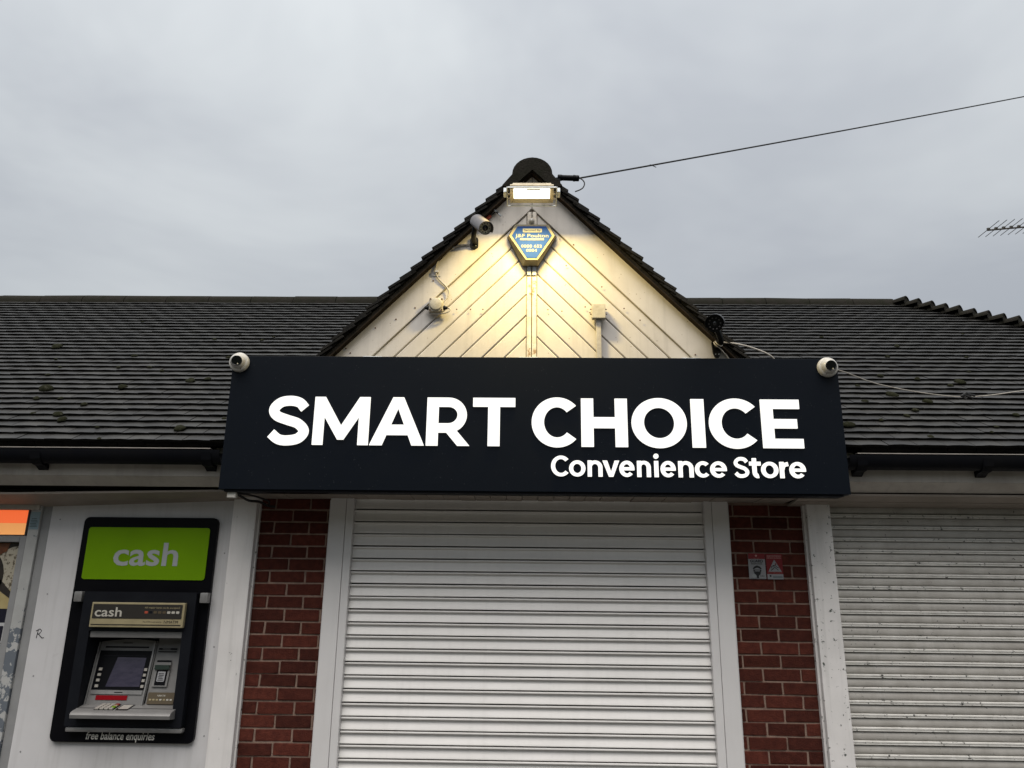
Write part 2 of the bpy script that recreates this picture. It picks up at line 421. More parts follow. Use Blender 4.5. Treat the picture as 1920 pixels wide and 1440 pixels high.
MB().box(-4.8, -3.12, -.060, -.047, 2.118, 2.150, bev=.003).build('bead', 'fascia_white', sl)
sr = MB().box(1.87, 5, -.30, .05, 2.262, 2.28).build('soffit', 'joint_dark', B)
for ya, yb, z0, z1 in ((-.285, -.150, 2.222, 2.202), (-.146, .03, 2.200, 2.186)):
    v = []
    for dz in (0, .012): v += [(1.66, ya, z0+dz), (5, ya, z0+dz), (5, yb, z1+dz), (1.66, yb, z1+dz)]
    MB().raw(v, [(0, 3, 2, 1), (4, 5, 6, 7), (0, 1, 5, 4), (2, 3, 7, 6), (0, 4, 7, 3)]).build('soffit_board', 'soffit_brown', sr)
# porch soffit under the sign: short boards running front to back
sp_ = MB().box(-1.80, 1.66, -.47, .05, 2.232, 2.25).build('soffit', 'joint_dark', B)
x = -1.79
while x < 1.64:
    MB().box(x, x+.094, -.452, -.008, 2.208+rnd.uniform(-.002, .002), 2.228).build('soffit_board', 'soffit_brown', sp_); x += .098
for x0, x1 in ((-5, -1.81), (1.868, 5)):
    fb = MB().box(x0, x1, -.36, -.335, 2.296, 2.47).build('fascia_board', 'fascia_white', B)
    st = MB().raw([(x0, -.358, 2.295), (x1, -.358, 2.295), (x1, -.285, 2.242), (x0, -.285, 2.242), (x0, -.345, 2.305), (x1, -.345, 2.305), (x1, -.275, 2.252), (x0, -.275, 2.252)],
                  [(0, 3, 2, 1), (4, 5, 6, 7), (0, 1, 5, 4), (2, 3, 7, 6), (0, 4, 7, 3), (1, 2, 6, 5)]).build('moulding', 'fascia_white', B)
# gutters: half round trough
def gutter(x0, x1, brs):
    n = 10; v = []; f = []
    yc, zc, r = -.418, 2.437, .056
    for x in (x0, x1):
        for rr in (r, r-.004):
            for k in range(n+1):
                a = math.pi+math.pi*k/n
                v.append((x, yc+rr*math.cos(a), zc+rr*1.45*math.sin(a)))
    m = n+1
    for k in range(n):
        f += [(k, k+1, 2*m+k+1, 2*m+k), (m+k, 3*m+k, 3*m+k+1, m+k+1)]
    f += [(0, 2*m, 3*m, m), (n, m+n, 3*m+n, 2*m+n)]
    for o in (0, 2*m): f += [(o+k, o+m+k, o+m+k+1, o+k+1) for k in range(n)]
    g_ = MB().raw(v, f).build('gutter', 'gutter_black', B, smooth=True)
    for bx in brs:
        MB().prism([(-.475, 2.458), (-.480, 2.42), (-.45, 2.36), (-.40, 2.343), (-.362, 2.335), (-.362, 2.352), (-.40, 2.352), (-.445, 2.368), (-.472, 2.42), (-.470, 2.458)], 0, .04)
        b_ = MB()
        pr = [(-.4765, 2.418), (-.466, 2.378), (-.436, 2.350), (-.400, 2.345), (-.362, 2.325), (-.362, 2.36), (-.42, 2.362), (-.452, 2.386), (-.470, 2.418)]
        nv = len(pr)
        b_.raw([(bx, y, z) for y, z in pr]+[(bx+.06, y, z) for y, z in pr], [tuple(range(nv)), tuple(range(2*nv-1, nv-1, -1))]+[(i, (i+1) % nv, nv+(i+1) % nv, nv+i) for i in range(nv)])
        b_.build('gutter_bracket', 'gutter_black', g_)
gutter(-4.9, -1.83, (-4.15, -2.97, -1.94)); gutter(1.89, 4.9, (1.935, 2.66, 3.6))
for x0, x1 in ((-4.9, -1.9), (1.95, 4.9)):
    MB().box(x0, x1, -.445, -.37, 2.449, 2.4535).build('eaves_tray', 'fascia_white', B)

# ------------------------------------------------------------------ main roof
AL = R(35); Y0, Z0 = -.46, 2.50; GA = .102; NC = 37; TW = .168
def RP(x, s, n=0): return Vector((x, Y0+s*math.cos(AL)-n*math.sin(AL), Z0+s*math.sin(AL)+n*math.cos(AL)))
XC, ZG, SLG = .025, 4.455, 1.03     # gable centre, ridge height, slope
SR = NC*GA
XHIP = 3.80
def hip_x(s): return XHIP+(SR-s)*math.cos(AL)
deck = MB()
for sgn, xa, xb in ((-1, -8, 0.03), (1, .03, None)):
    xr0, xr1 = (xa, xb) if xb else (xa, hip_x(0)); xt1 = xb if xb else XHIP
    deck.raw([RP(xr0, 0.02, -.045), RP(xr1, .02, -.045), RP(xt1, SR, -.045), RP(xr0, SR, -.045)], [(0, 1, 2, 3)])
# back slope and hip slope so no light leaks
rg = RP(0, SR, -.045)
deck.raw([(-8, rg.y, rg.z), (XHIP, rg.y, rg.z), (hip_x(0), rg.y+(rg.y-Y0), 2.45), (-8, rg.y+(rg.y-Y0), 2.45)], [(0, 1, 2, 3)])
deck.raw([(XHIP, rg.y, rg.z), tuple(RP(hip_x(0), .02, -.045)), (hip_x(0), rg.y+(rg.y-Y0), 2.45)], [(0, 1, 2)])
deck.raw([(-8, Y0+.1, 2.47), (8.2, Y0+.1, 2.47), (8.2, 7.5, 2.47), (-8, 7.5, 2.47)], [(0, 1, 2, 3)])
roof = deck.build('main_roof', 'tile_shade', B)
def tile_geo(seed, w=TW-.003, thick=.0165, ln=.125):
    r_ = random.Random(seed); hw = w/2; cm = .0018; n = 4
    xs = [-hw+w*k/n for k in range(n+1)]
    c = [cm*(1-(2*k/n-1)**2)+r_.uniform(-.0006, .0006) for k in range(n+1)]
    rag = [r_.uniform(-.003, .003) for _ in range(n+1)]
    v = [(xs[k], rag[k], c[k]-thick) for k in range(n+1)]+[(xs[k], rag[k], c[k]) for k in range(n+1)]+[(xs[k], ln, c[k]*.5-.0185) for k in range(n+1)]+[(xs[0], ln, -.035), (xs[n], ln, -.035)]
    m = n+1; f = []; mi = []
    for k in range(n): f.append((m+k, m+k+1, 2*m+k+1, 2*m+k)); mi.append(0)
    for k in range(n): f.append((k, k+1, m+k+1, m+k)); mi.append(1)
    f += [(0, m, 2*m, 3*m), (n, 3*m+1, 2*m+n, m+n)]; mi += [1, 1]
    return v, f, mi
TG = [tile_geo(i) for i in range(6)]
TM = []
for v, f, mi in TG:
    mb = MB(); mb.v, mb.f, mb.mi = list(v), list(f), list(mi)
    me = bpy.data.meshes.new('roof_tile'); me.from_pydata(v, [], f); me.materials.append(MATS['tile']); me.materials.append(MATS['tile_shade'])
    me.polygons.foreach_set('material_index', mi); me.update(); TM.append(me)
# local tile frame: x, up-slope, normal
FR = Matrix((Vector((1, 0, 0)), Vector((0, math.cos(AL), math.sin(AL))), Vector((0, -math.sin(AL), math.cos(AL))))).transposed().to_4x4()
tiles = []
for k in range(NC):
    s = k*GA; off = (TW/2 if k % 2 else 0)+.03
    z = Z0+s*math.sin(AL)
    ghw = max(0, (ZG-z)/SLG)
    i0, i1 = int(-7.0/TW), int(8.2/TW)
    for i in range(i0, i1):
        x = i*TW+off
        if abs(x-XC) < ghw-.22: continue
        if x > hip_x(s)-.05: continue
        if x > 6.4: continue
        p = RP(x, s)
        M4 = Matrix.Translation(p+Vector((rnd.uniform(-.001, .001), 0, 0))) @ FR @ Matrix.Translation((0, rnd.uniform(-.003, .003), rnd.uniform(-.0012, .0012))) @ Matrix.Rotation(rnd.uniform(-.008, .008), 4, 'Y') @ Matrix.Rotation(rnd.uniform(-.010, .010), 4, 'Z')
        px, py = project(p)
        inview = 0 < px < 1920 and not (430 < px < 1575 and py > 670)
        tiles.append(((p-CAM).length if inview else 99, M4, rnd.randrange(6), k))
tiles.sort(key=lambda t: t[0])
rest = MB()
for q, (d, M4, vi, k) in enumerate(tiles):
    if q < 300 and d < 99:
        o = link('roof_tile', TM[vi], roof); o.matrix_local = M4
    else:
        v, f, mi = TG[vi]
        b_ = len(rest.v); rest.v += [tuple(M4 @ Vector(p)) for p in v]; rest.f += [tuple(j+b_ for j in ff) for ff in f]; rest.mi += mi
ro = rest.build('roof_tiles_far', ['tile', 'tile_shade'], roof); ro['kind'] = 'stuff'; ro['label'] = 'rows of dark plain tiles higher up the roof'
# doubled eaves course under the first row
ec = MB()
for x0, x1 in ((-6.5, -1.9), (1.98, 6.4)):
    x = x0
    while x < x1:
        w = TW-.004; p = [RP(x, .004+rnd.uniform(-.004, .004), -.0145), RP(x+w, .004+rnd.uniform(-.004, .004), -.0145)]
        a, c = p; a2, c2 = RP(x, .006, -.046+rnd.uniform(-.005, .002)), RP(x+w, .006, -.046+rnd.uniform(-.005, .002))
        bb, dd = RP(x, .15, -.045), RP(x+w, .15, -.045)
        ec.raw([a, c, a2, c2, bb, dd], [(2, 3, 1, 0), (0, 1, 5, 4), (2, 4, 5, 3)]); x += TW
e_ = ec.build('eaves_course', 'tile_shade', roof); e_['kind'] = 'stuff'
# ridge tiles
def half_round(p0, p1, r0, r1, n=10, sq=1.0, thick=.016, upv=None):
    p0, p1 = Vector(p0), Vector(p1); t = (p1-p0).normalized(); u = Vector((0, 0, 1)); u = (u-t*u.dot(t)).normalized(); sd = t.cross(u)
    m = MB(); v = []
    for p, r in ((p0, r0), (p1, r1)):
        for rr in (r, r-thick):
            for k in range(n+1):
                a = math.pi*k/n; v.append(p+sd*rr*math.cos(a)+u*rr*sq*math.sin(a))
    q = n+1; f = []
    for k in range(n): f += [(k, k+1, 2*q+k+1, 2*q+k), (q+k, 3*q+k, 3*q+k+1, q+k+1), (k, q+k, q+k+1, k+1), (2*q+k, 2*q+k+1, 3*q+k+1, 3*q+k)]
    f += [(0, 2*q, 3*q, q), (n, q+n, 3*q+n, 2*q+n)]
    m.raw(v, f); return m
RT = RP(0, SR, 0)
x = -7.0
while x < XHIP-.1:
    x1 = min(x+.452, XHIP+.03)
    if not (-1.0 < x < .8):
        half_round((x, RT.y+.02, RT.z-.085+rnd.uniform(-.004, .004)), (x1-.006, RT.y+.02, RT.z-.085+rnd.uniform(-.004, .004)), .115, .115, sq=1.02).build('ridge_tile', 'ridge_tile', roof, smooth=True, ang=50)
    x += .452
# hip tiles: one bonnet per course, lower end standing proud on its mortar
for k in range(4, NC):
    s = k*GA-.05
    if hip_x(s) > 7.4: continue
    lo = RP(hip_x(s)+.0, s, .012); hi_s = s+GA*1.35; hi = RP(hip_x(hi_s), hi_s, .0)
    lo.z += .018+rnd.uniform(-.006, .006); hi.z += -.045
    d = (lo-hi).normalized()
    m = half_round(hi, lo, .060, .078, n=8, sq=.8)
    sd = d.cross(Vector((0, 0, 1))).normalized()
    m.raw([lo+sd*.072-d*.004, lo-sd*.072-d*.004, lo-sd*.072-Vector((0, 0, .07)), lo+sd*.072-Vector((0, 0, .07)), lo+Vector((0, 0, .052))-d*.004], [(0, 1, 2, 3), (0, 4, 1)])
    m.build('hip_tile', 'ridge_tile', roof, smooth=True, ang=40)
hm = []
for s_ in (0.3, SR-.02):
    c = RP(hip_x(s_), s_, 0)
    hm += [c+Vector((-.13, .0, -.09)), c+Vector((0, 0, .018)), c+Vector((.0, .13, -.09))]
MB().raw(hm, [(0, 1, 4, 3), (1, 2, 5, 4), (0, 3, 5, 2), (0, 2, 1), (3, 4, 5)]).build('hip_mortar', 'verge_mortar', roof)
# moss cushions
def moss_mesh(seed):
    r_ = random.Random(seed); bm = bmesh.new(); bmesh.ops.create_icosphere(bm, subdivisions=2, radius=1)
    for q in bm.verts:
        q.co *= 1+r_.uniform(-.14, .14); q.co.z = max(q.co.z, -.15)
    mb = MB().bm(bm); me = bpy.data.meshes.new('moss_clump'); me.from_pydata(mb.v, [], mb.f); me.materials.append(MATS['moss']); me.polygons.foreach_set('use_smooth', [True]*len(me.polygons)); me.update(); return me
MM = [moss_mesh(i) for i in range(4)]
mossL = [(-3.67, 2.8), (-3.99, 1.95), (-3.79, 1.6), (-2.48, 1.08), (-2.91, 0.94), (-3.43, 0.88), (-3.22, 0.7), (-3.24, 0.42), (-3.06, 0.4), (-2.98, 0.31), (-2.16, 0.17), (-2.69, 0.19), (-2.58, 0.01), (-2.8, 1.32), (-2.37, 1.13), (-1.95, 0.35), (-2.42, 1.67), (-3.39, 0.7), (-2.99, 0.58), (-3.18, 1.4), (-3.64, 1.4), (-2.94, 1.41), (-2.25, 2.29), (-2.32, 2.19), (-2.74, 2.2), (-3.2, 1.7), (-3.62, 1.21), (-2.58, 2.37)]
mossR = [(3.16, 1.16), (2.54, 0.87), (2.72, 0.74), (2.3, 0.74), (2.01, 0.31), (2.44, 0.13), (3.17, 0.5), (2.85, 0.21), (3.05, 1.08), (3.12, 2.08), (2.59, 2.36), (3.36, 1.41), (2.91, 1.78), (2.88, 1.22), (2.93, 0.3), (2.46, 0.48), (3.89, 2.49), (2.64, 1.29), (3.54, 1.78), (2.26, 0.4), (2.38, 1.06), (2.56, 0.58)]
big = {(-2.48, 1.08): 0.035, (-2.91, 0.94): 0.032, (-3.43, 0.88): 0.05, (-2.16, 0.17): 0.036, (-3.99, 1.95): 0.045, (-3.06, 0.4): 0.03, (-2.98, 0.31): 0.028, (3.16, 1.16): 0.04, (2.54, 0.87): 0.038, (2.72, 0.74): 0.03, (2.01, 0.31): 0.035}
for i, (x, s) in enumerate(mossL+mossR):
    rr = big.get((x, s), rnd.uniform(.012, .024))
    o = link('moss_clump', MM[i % 4], roof)
    o.matrix_local = Matrix.Translation(RP(x, s, -.004)) @ FR @ Matrix.Rotation(rnd.uniform(0, 6), 4, 'Z') @ Matrix.Diagonal((rr*rnd.uniform(1, 1.4), rr, rr*rnd.uniform(.55, .8), 1))

# ------------------------------------------------------------------ gable
GY = -.30
def gz(x, top=ZG): return top-SLG*abs(x-XC)
gf = MB().prism([(XC-1.30, 2.30), (XC+1.30, 2.30), (XC+1.30, 2.9), (XC+1.28, 3.06), (XC, 4.372), (XC-1.28, 3.06), (XC-1.30, 2.9)], GY+.018, GY+.06).build('gable_front', 'gable_joint', B)
ZB = 2.97
def chamfer_board(pts, y0, y1, ch, name, mt, parent):
    """convex (x,z) outline, front face inset by ch"""
    n = len(pts); P2 = [Vector(p) for p in pts]
    ar = sum(P2[i].x*P2[(i+1) % n].y-P2[(i+1) % n].x*P2[i].y for i in range(n))
    if ar < 0: P2.reverse()
    ins = []
    for i in range(n):
        a, b, c = P2[i-1], P2[i], P2[(i+1) % n]
        e1 = (b-a).normalized(); e2 = (c-b).normalized(); n1_ = Vector((-e1.y, e1.x)); n2_ = Vector((-e2.y, e2.x))
        bi = (n1_+n2_); bi = bi/max(.2, bi.dot(n1_)); ins.append(b+bi*ch)
    v = [(p.x, y0, p.y) for p in ins]+[(p.x, y0+ch, p.y) for p in P2]+[(p.x, y1, p.y) for p in P2]
    f = [tuple(range(n))]
    for i in range(n):
        j = (i+1) % n
        f += [(i, n+i, n+j, j), (n+i, 2*n+i, 2*n+j, n+j)]
    return MB().raw(v, f).build(name, mt, parent)
STW = .031; PITCH = .1455; ZT = 4.127-.0
for sg in (-1, 1):
    x_in = XC+sg*(STW+.002)
    k = 0
    while True:
        zt = ZT-k*PITCH-.0028; zb = ZT-(k+1)*PITCH+.0028      # heights on the centre line
        def zx(z0, x): return z0-SLG*(abs(x-XC))
        def xz(z0, z): return XC+sg*(z0-z)/SLG
        if zx(zt, x_in) <= ZB+.02: break
        top_out = (xz(zt, ZB), ZB)
        if zx(zb, x_in) > ZB: pts = [(x_in, zx(zb, x_in)), (x_in, zx(zt, x_in)), top_out, (xz(zb, ZB), ZB)]
        else: pts = [(x_in, ZB), (x_in, zx(zt, x_in)), top_out]
        chamfer_board(pts, GY+rnd.uniform(-.0015, .0015), GY+.017, .0060, 'cladding_board', 'gable_white', gf)
        k += 1
    # wide bargeboard following the verge
    wt = 4.385; wb = ZT
    pts = [(XC+sg*.0015, wt-.0015), (XC+sg*(wt-ZB)/SLG, ZB), (XC+sg*(wb-ZB)/SLG, ZB), (XC+sg*.0015, wb)]
    chamfer_board(pts, GY-.012, GY+.017, .003, 'bargeboard', 'gable_white', gf)
for a, c in ((-STW, -.003), (.003, STW)):
    MB().box(XC+a, XC+c, GY-.008, GY+.016, ZB, 4.105, bev=.003).build('centre_strip', 'strip_paint', gf)
for sx in (-.018, .016):
    MB().box(XC+sx-.013, XC+sx+.013, GY-.016, GY-.0085, 3.64, 3.712, bev=.002).build('patch', 'galv', gf)
# small screws and nail heads in the boards
for x, z in [(-.46, 3.40), (-.37, 3.40), (-.29, 3.40), (-.56, 3.41), (.13, 3.40), (.22, 3.39), (.40, 3.38), (-.73, 3.41), (.62, 3.41), (-.98, 3.27), (-.62, 3.60), (.25, 3.71), (.48, 3.56), (1.06, 3.10), (-.12, 3.88), (.21, 3.90), (.37, 3.42), (-.85, 3.33), (-1.16, 3.13), (-1.13, 3.10), (.72, 3.33), (.30, 3.86)]:
    MB().lathe((x, GY-.0135, z), (0, -1, 0), [(0, .005), (.002, .005), (.003, .002)], 8).build('nail', 'screw', gf)

# gable roof: two slopes with verge tiles
gr = MB()
for sg in (-1, 1):
    a = Vector((XC, 0, ZG-.05)); b_ = Vector((XC+sg*(ZG-.05-2.42)/SLG, 0, 2.42))
    n_ = Vector((sg*SLG, 0, 1)).normalized()
    v = []
    for y in (-.335, 3.3):
        for q in (a, b_):
            v += [(q.x, y, q.z), (q.x+n_.x*.03, y, q.z+n_.z*.03)]
    gr.raw(v, [(0, 2, 3, 1), (4, 5, 7, 6), (0, 4, 6, 2), (1, 3, 7, 5), (2, 6, 7, 3)])
gro = gr.build('gable_roof', 'verge_mortar', B)
for sg in (-1, 1):
    d = Vector((sg, 0, -SLG)).normalized(); n_ = Vector((sg*SLG, 0, 1)).normalized()
    apex = Vector((XC, 0, ZG))
    # mortar bed and undercloak
    def strip(n0, n1, y0, y1, s0, s1, nm, mt):
        p = [apex+d*s0+n_*n0, apex+d*s0+n_*n1, apex+d*s1+n_*n1, apex+d*s1+n_*n0]
        MB().prism([(q.x, q.z) for q in p], y0, y1).build(nm, mt, gro)
    strip(-.052, -.030, -.352, -.30, .03, 2.72, 'mortar_bed', 'verge_mortar')
    strip(-.061, -.0525, -.362, -.285, .03, 2.72, 'undercloak', 'undercloak')
    s = .13; j = 0
    while s < 2.75:
        # tile tail at s+gauge stands proud, head tucked under
        g_ = .0985; ln = .17
        tl = apex+d*(s+g_); hd = apex+d*(s+g_-ln)
        th = .016; y0 = -.372+rnd.uniform(-.006, .006)
        o1 = rnd.uniform(-.003, .003)
        p = [tl+n_*(.004+o1), tl+n_*(.004+th+o1), hd+n_*(-.012), hd+n_*(-.028)]
        MB().prism([(q.x, q.z) for q in p], y0, y0+.2).build('verge_tile', 'verge_slate', gro)
        s += g_; j += 1
    # second leaf of tiles seen below (undercloak course), ragged
    s = .14
    while s < 2.7:
        tl = apex+d*(s+.10); hd = apex+d*(s-.02)
        p = [tl+n_*(-.016), tl+n_*(-.001), hd+n_*(-.014), hd+n_*(-.03)]
        MB().prism([(q.x, q.z) for q in p], -.362+rnd.uniform(-.006, .004), -.2).build('verge_tile', 'tile_shade', gro)
        s += .0985
# gable ridge tiles, the front one with its mortar filled end
y = -.380; first = True
while y < 3.4:
    half_round((XC, y, ZG-.105), (XC, y+.44, ZG-.105), .135, .135, n=14, sq=.92).build('ridge_tile', 'ridge_tile', gro, smooth=True, ang=50)
    y += .447
pts = [(XC+.133*math.cos(math.pi*k/16), ZG-.108+.118*math.sin(math.pi*k/16)) for k in range(17)]+[(XC-.20, 4.262), (XC-.145, 4.235), (XC-.07, 4.310), (XC, 4.380), (XC+.07, 4.310), (XC+.145, 4.235), (XC+.20, 4.262)]
MB().prism(pts, -.384, -.316).build('end_mortar', 'ridge_tile', gro)

# ------------------------------------------------------------------ roller shutters
def slat_mesh(x0, x1, prof):
    """profile list of (y, dz, material); swept along x"""
    m = MB(); n = len(prof)
    v = [(x0, y, z) for y, z, _ in prof]+[(x1, y, z) for y, z, _ in prof]
    m.v = v
    for i in range(n-1): m.f.append((i, i+1, n+i+1, n+i)); m.mi.append(prof[i][2])
    return m
S1 = thing('roller_shutter', (0.007, 0, 0), 'smooth white roller shutter closed over the doorway between the brick piers', 'shutter', 'closed roller shutters')
PI_ = .0768
prof = [(.026, .0040, 0), (.006, .0032, 0), (-.008, .0038, 0), (-.0145, .0014, 0), (-.0158, -.0024, 0), (-.0140, -.0062, 0), (-.0060, -.0078, 0), (.0020, -.0088, 0), (.0030, -.0125, 0), (.0022, -.0185, 0), (-.0006, -.030, 0), (-.0046, -.042, 0), (-.0090, -.053, 0), (-.0124, -.0610, 0), (-.0128, -.0640, 0), (-.0110, -.0658, 0), (.000, -.0662, 0), (.026, -.0658, 0)]
me0 = None
for k in range(30):
    zt = 2.215+.0768-k*PI_
    if zt-PI_ < 0: break
    if me0 is None:
        o = slat_mesh(-1.100, 1.117, prof).build('shutter_slat', 'shutter', S1, smooth=True, ang=50); me0 = o.data
    else: o = link('shutter_slat', me0, S1)
    o.location = (0, rnd.uniform(-.0020, .0020), zt+rnd.uniform(-.0006, .0006)); o.rotation_euler = (rnd.uniform(-.03, .03), rnd.uniform(-.0006, .0006), rnd.uniform(-.0008, .0008))
MB().box(-1.1, 1.117, .0285, .036, .02, 2.29).build('backing', 'joint_dark', S1)
MB().box(-1.1, 1.117, -.02, .02, .0, .06, bev=.004).build('bottom_bar', 'upvc', S1)
for xo, xi, sg in ((-1.249, -1.101, 1), (1.268, 1.118, -1)):
    gm = MB()
    a, b_ = sorted((xo, xo+sg*.100)); gm.box(a, b_, -.055, .04, 0, 2.225, bev=.004)
    a, b_ = sorted((xo+sg*.102, xi)); gm.box(a, b_, -.052, .04, 0, 2.2245, bev=.003)
    gm.build('guide_rail', 'upvc', S1)
    a, b_ = sorted((xo-sg*.010, xo-sg*.0005)); MB().box(a, b_, -.030, .04, 0, 2.2).build('cover_strip', 'upvc', S1)
S2 = thing('roller_shutter', (3.0, 0, 0), 'grimy dimpled white roller shutter with chipped ribs on the right of the chipped post', 'shutter', 'closed roller shutters')
P2 = .0736
prof2 = [(.024, .004, 1), (.000, .002, 1), (-.008, .001, 1), (-.0115, -.002, 1), (-.0115, -.0080, 1), (-.0060, -.0100, 1), (-.0060, -.0112, 1), (-.0115, -.0130, 1), (-.0115, -.0185, 1), (-.0075, -.0208, 1), (.009, -.0214, 0), (.009, -.0230, 0), (.0010, -.0265, 0), (-.0022, -.034, 0), (-.0038, -.045, 0), (-.0034, -.056, 0), (-.001, -.065, 0), (.004, -.0690, 0), (.016, -.0700, 0), (.024, -.0705, 0)]
me0 = None
for k in range(30):
    zt = 2.145+.0736-k*P2
    if zt-P2 < 0: break
    if me0 is None:
        o = slat_mesh(1.906, 5.0, prof2).build('shutter_slat', ['shutter_rough', 'shutter_rib'], S2, smooth=True, ang=40); me0 = o.data
    else: o = link('shutter_slat', me0, S2)
    o.location = (0, rnd.uniform(-.0015, .0015)+.02, zt); o.rotation_euler = (rnd.uniform(-.01, .01), 0, 0)
MB().box(1.905, 5, .0455, .053, .02, 2.24).build('backing', 'joint_dark', S2)
MB().box(1.906, 5, .0, .04, .0, .06, bev=.004).build('bottom_bar', 'shutter_rib', S2)

# ------------------------------------------------------------------ the fascia sign
SGN = thing('fascia_sign', (.03, -.45, 2.2), 'wide dark navy shop sign with glowing white lettering across the front', 'sign')
SX0, SX1, SZ0, SZ1, SY = -1.800, 1.862, 2.200, 3.017, -.50
MB().box(SX0, SX1, SY, -.385, SZ0, SZ1, bev=.0025).build('sign_panel', 'sign_panel', SGN)
MB().box(SX0+.03, SX1-.04, -.49, -.40, SZ0-.012, SZ0-.001).build('drip_lip', 'gutter_black', SGN)
for x0, x1 in ((-1.02, -.90), (-.053, .066), (.945, 1.065)):
    MB().box(x0, x1, -.44, -.30, SZ1+.001, SZ1+.022, bev=.003).build('bracket', 'galv', SGN)
MB().box(-1.755, -1.705, -.475, -.44, SZ0-.045, SZ0-.013, bev=.003).build('bracket', 'camera_white', SGN)
wm = MB()
wm.tube(spline([(-1.71, -.45, 2.182), (-1.66, -.36, 2.185), (-1.60, -.22, 2.17), (-1.62, -.12, 2.16)], 6), .006, 6)
wm.tube(spline([(-1.72, -.40, 2.183), (-1.69, -.30, 2.160), (-1.66, -.20, 2.165), (-1.63, -.10, 2.150), (-1.60, -.07, 2.15)], 6), .008, 6)
wm.build('wiring', 'cable_black', SGN)
MB().tube([(-1.70, -.2, 2.165), (-1.64, -.1, 2.16)], .005, 6).build('wiring', 'cable_white', SGN)

# letter outlines: strokes and polygons in a w x h box
def stroke(pts, t, close=False, t2=None):
    P2 = [Vector((p[0], p[1])) for p in pts]; n = len(P2); Lf = []; Rt = []
    for i in range(n):
        if close: a, c = P2[i-1], P2[(i+1) % n]
        else: a, c = P2[max(i-1, 0)], P2[min(i+1, n-1)]
        d = (c-a).normalized(); nn_ = Vector((-d.y, d.x)); Lf.append(P2[i]+nn_*t/2); Rt.append(P2[i]-nn_*t/2)
    q = []
    rg_ = range(n) if close else range(n-1)
    for i in rg_:
        j = (i+1) % n; q.append([Lf[i], Lf[j], Rt[j], Rt[i]])
    return q
def arc(cx, cy, rx, ry, a0, a1, n=28): return [(cx+rx*math.cos(R(a0+(a1-a0)*k/n)), cy+ry*math.sin(R(a0+(a1-a0)*k/n))) for k in range(n+1)]
def band(cx, cy, rx, ry, tx, ty, a0, a1, n=40):
    """elliptical band between angles, thicker at the sides than at top and bottom"""
    o_ = arc(cx, cy, rx, ry, a0, a1, n); i_ = arc(cx, cy, rx-tx, ry-ty, a0, a1, n)
    return [[o_[k], o_[k+1], i_[k+1], i_[k]] for k in range(n)]
THIN = .80
def ring(w, h, t): return band(w/2, h/2, w/2, h/2, t, t*THIN, 0, 360, 48)
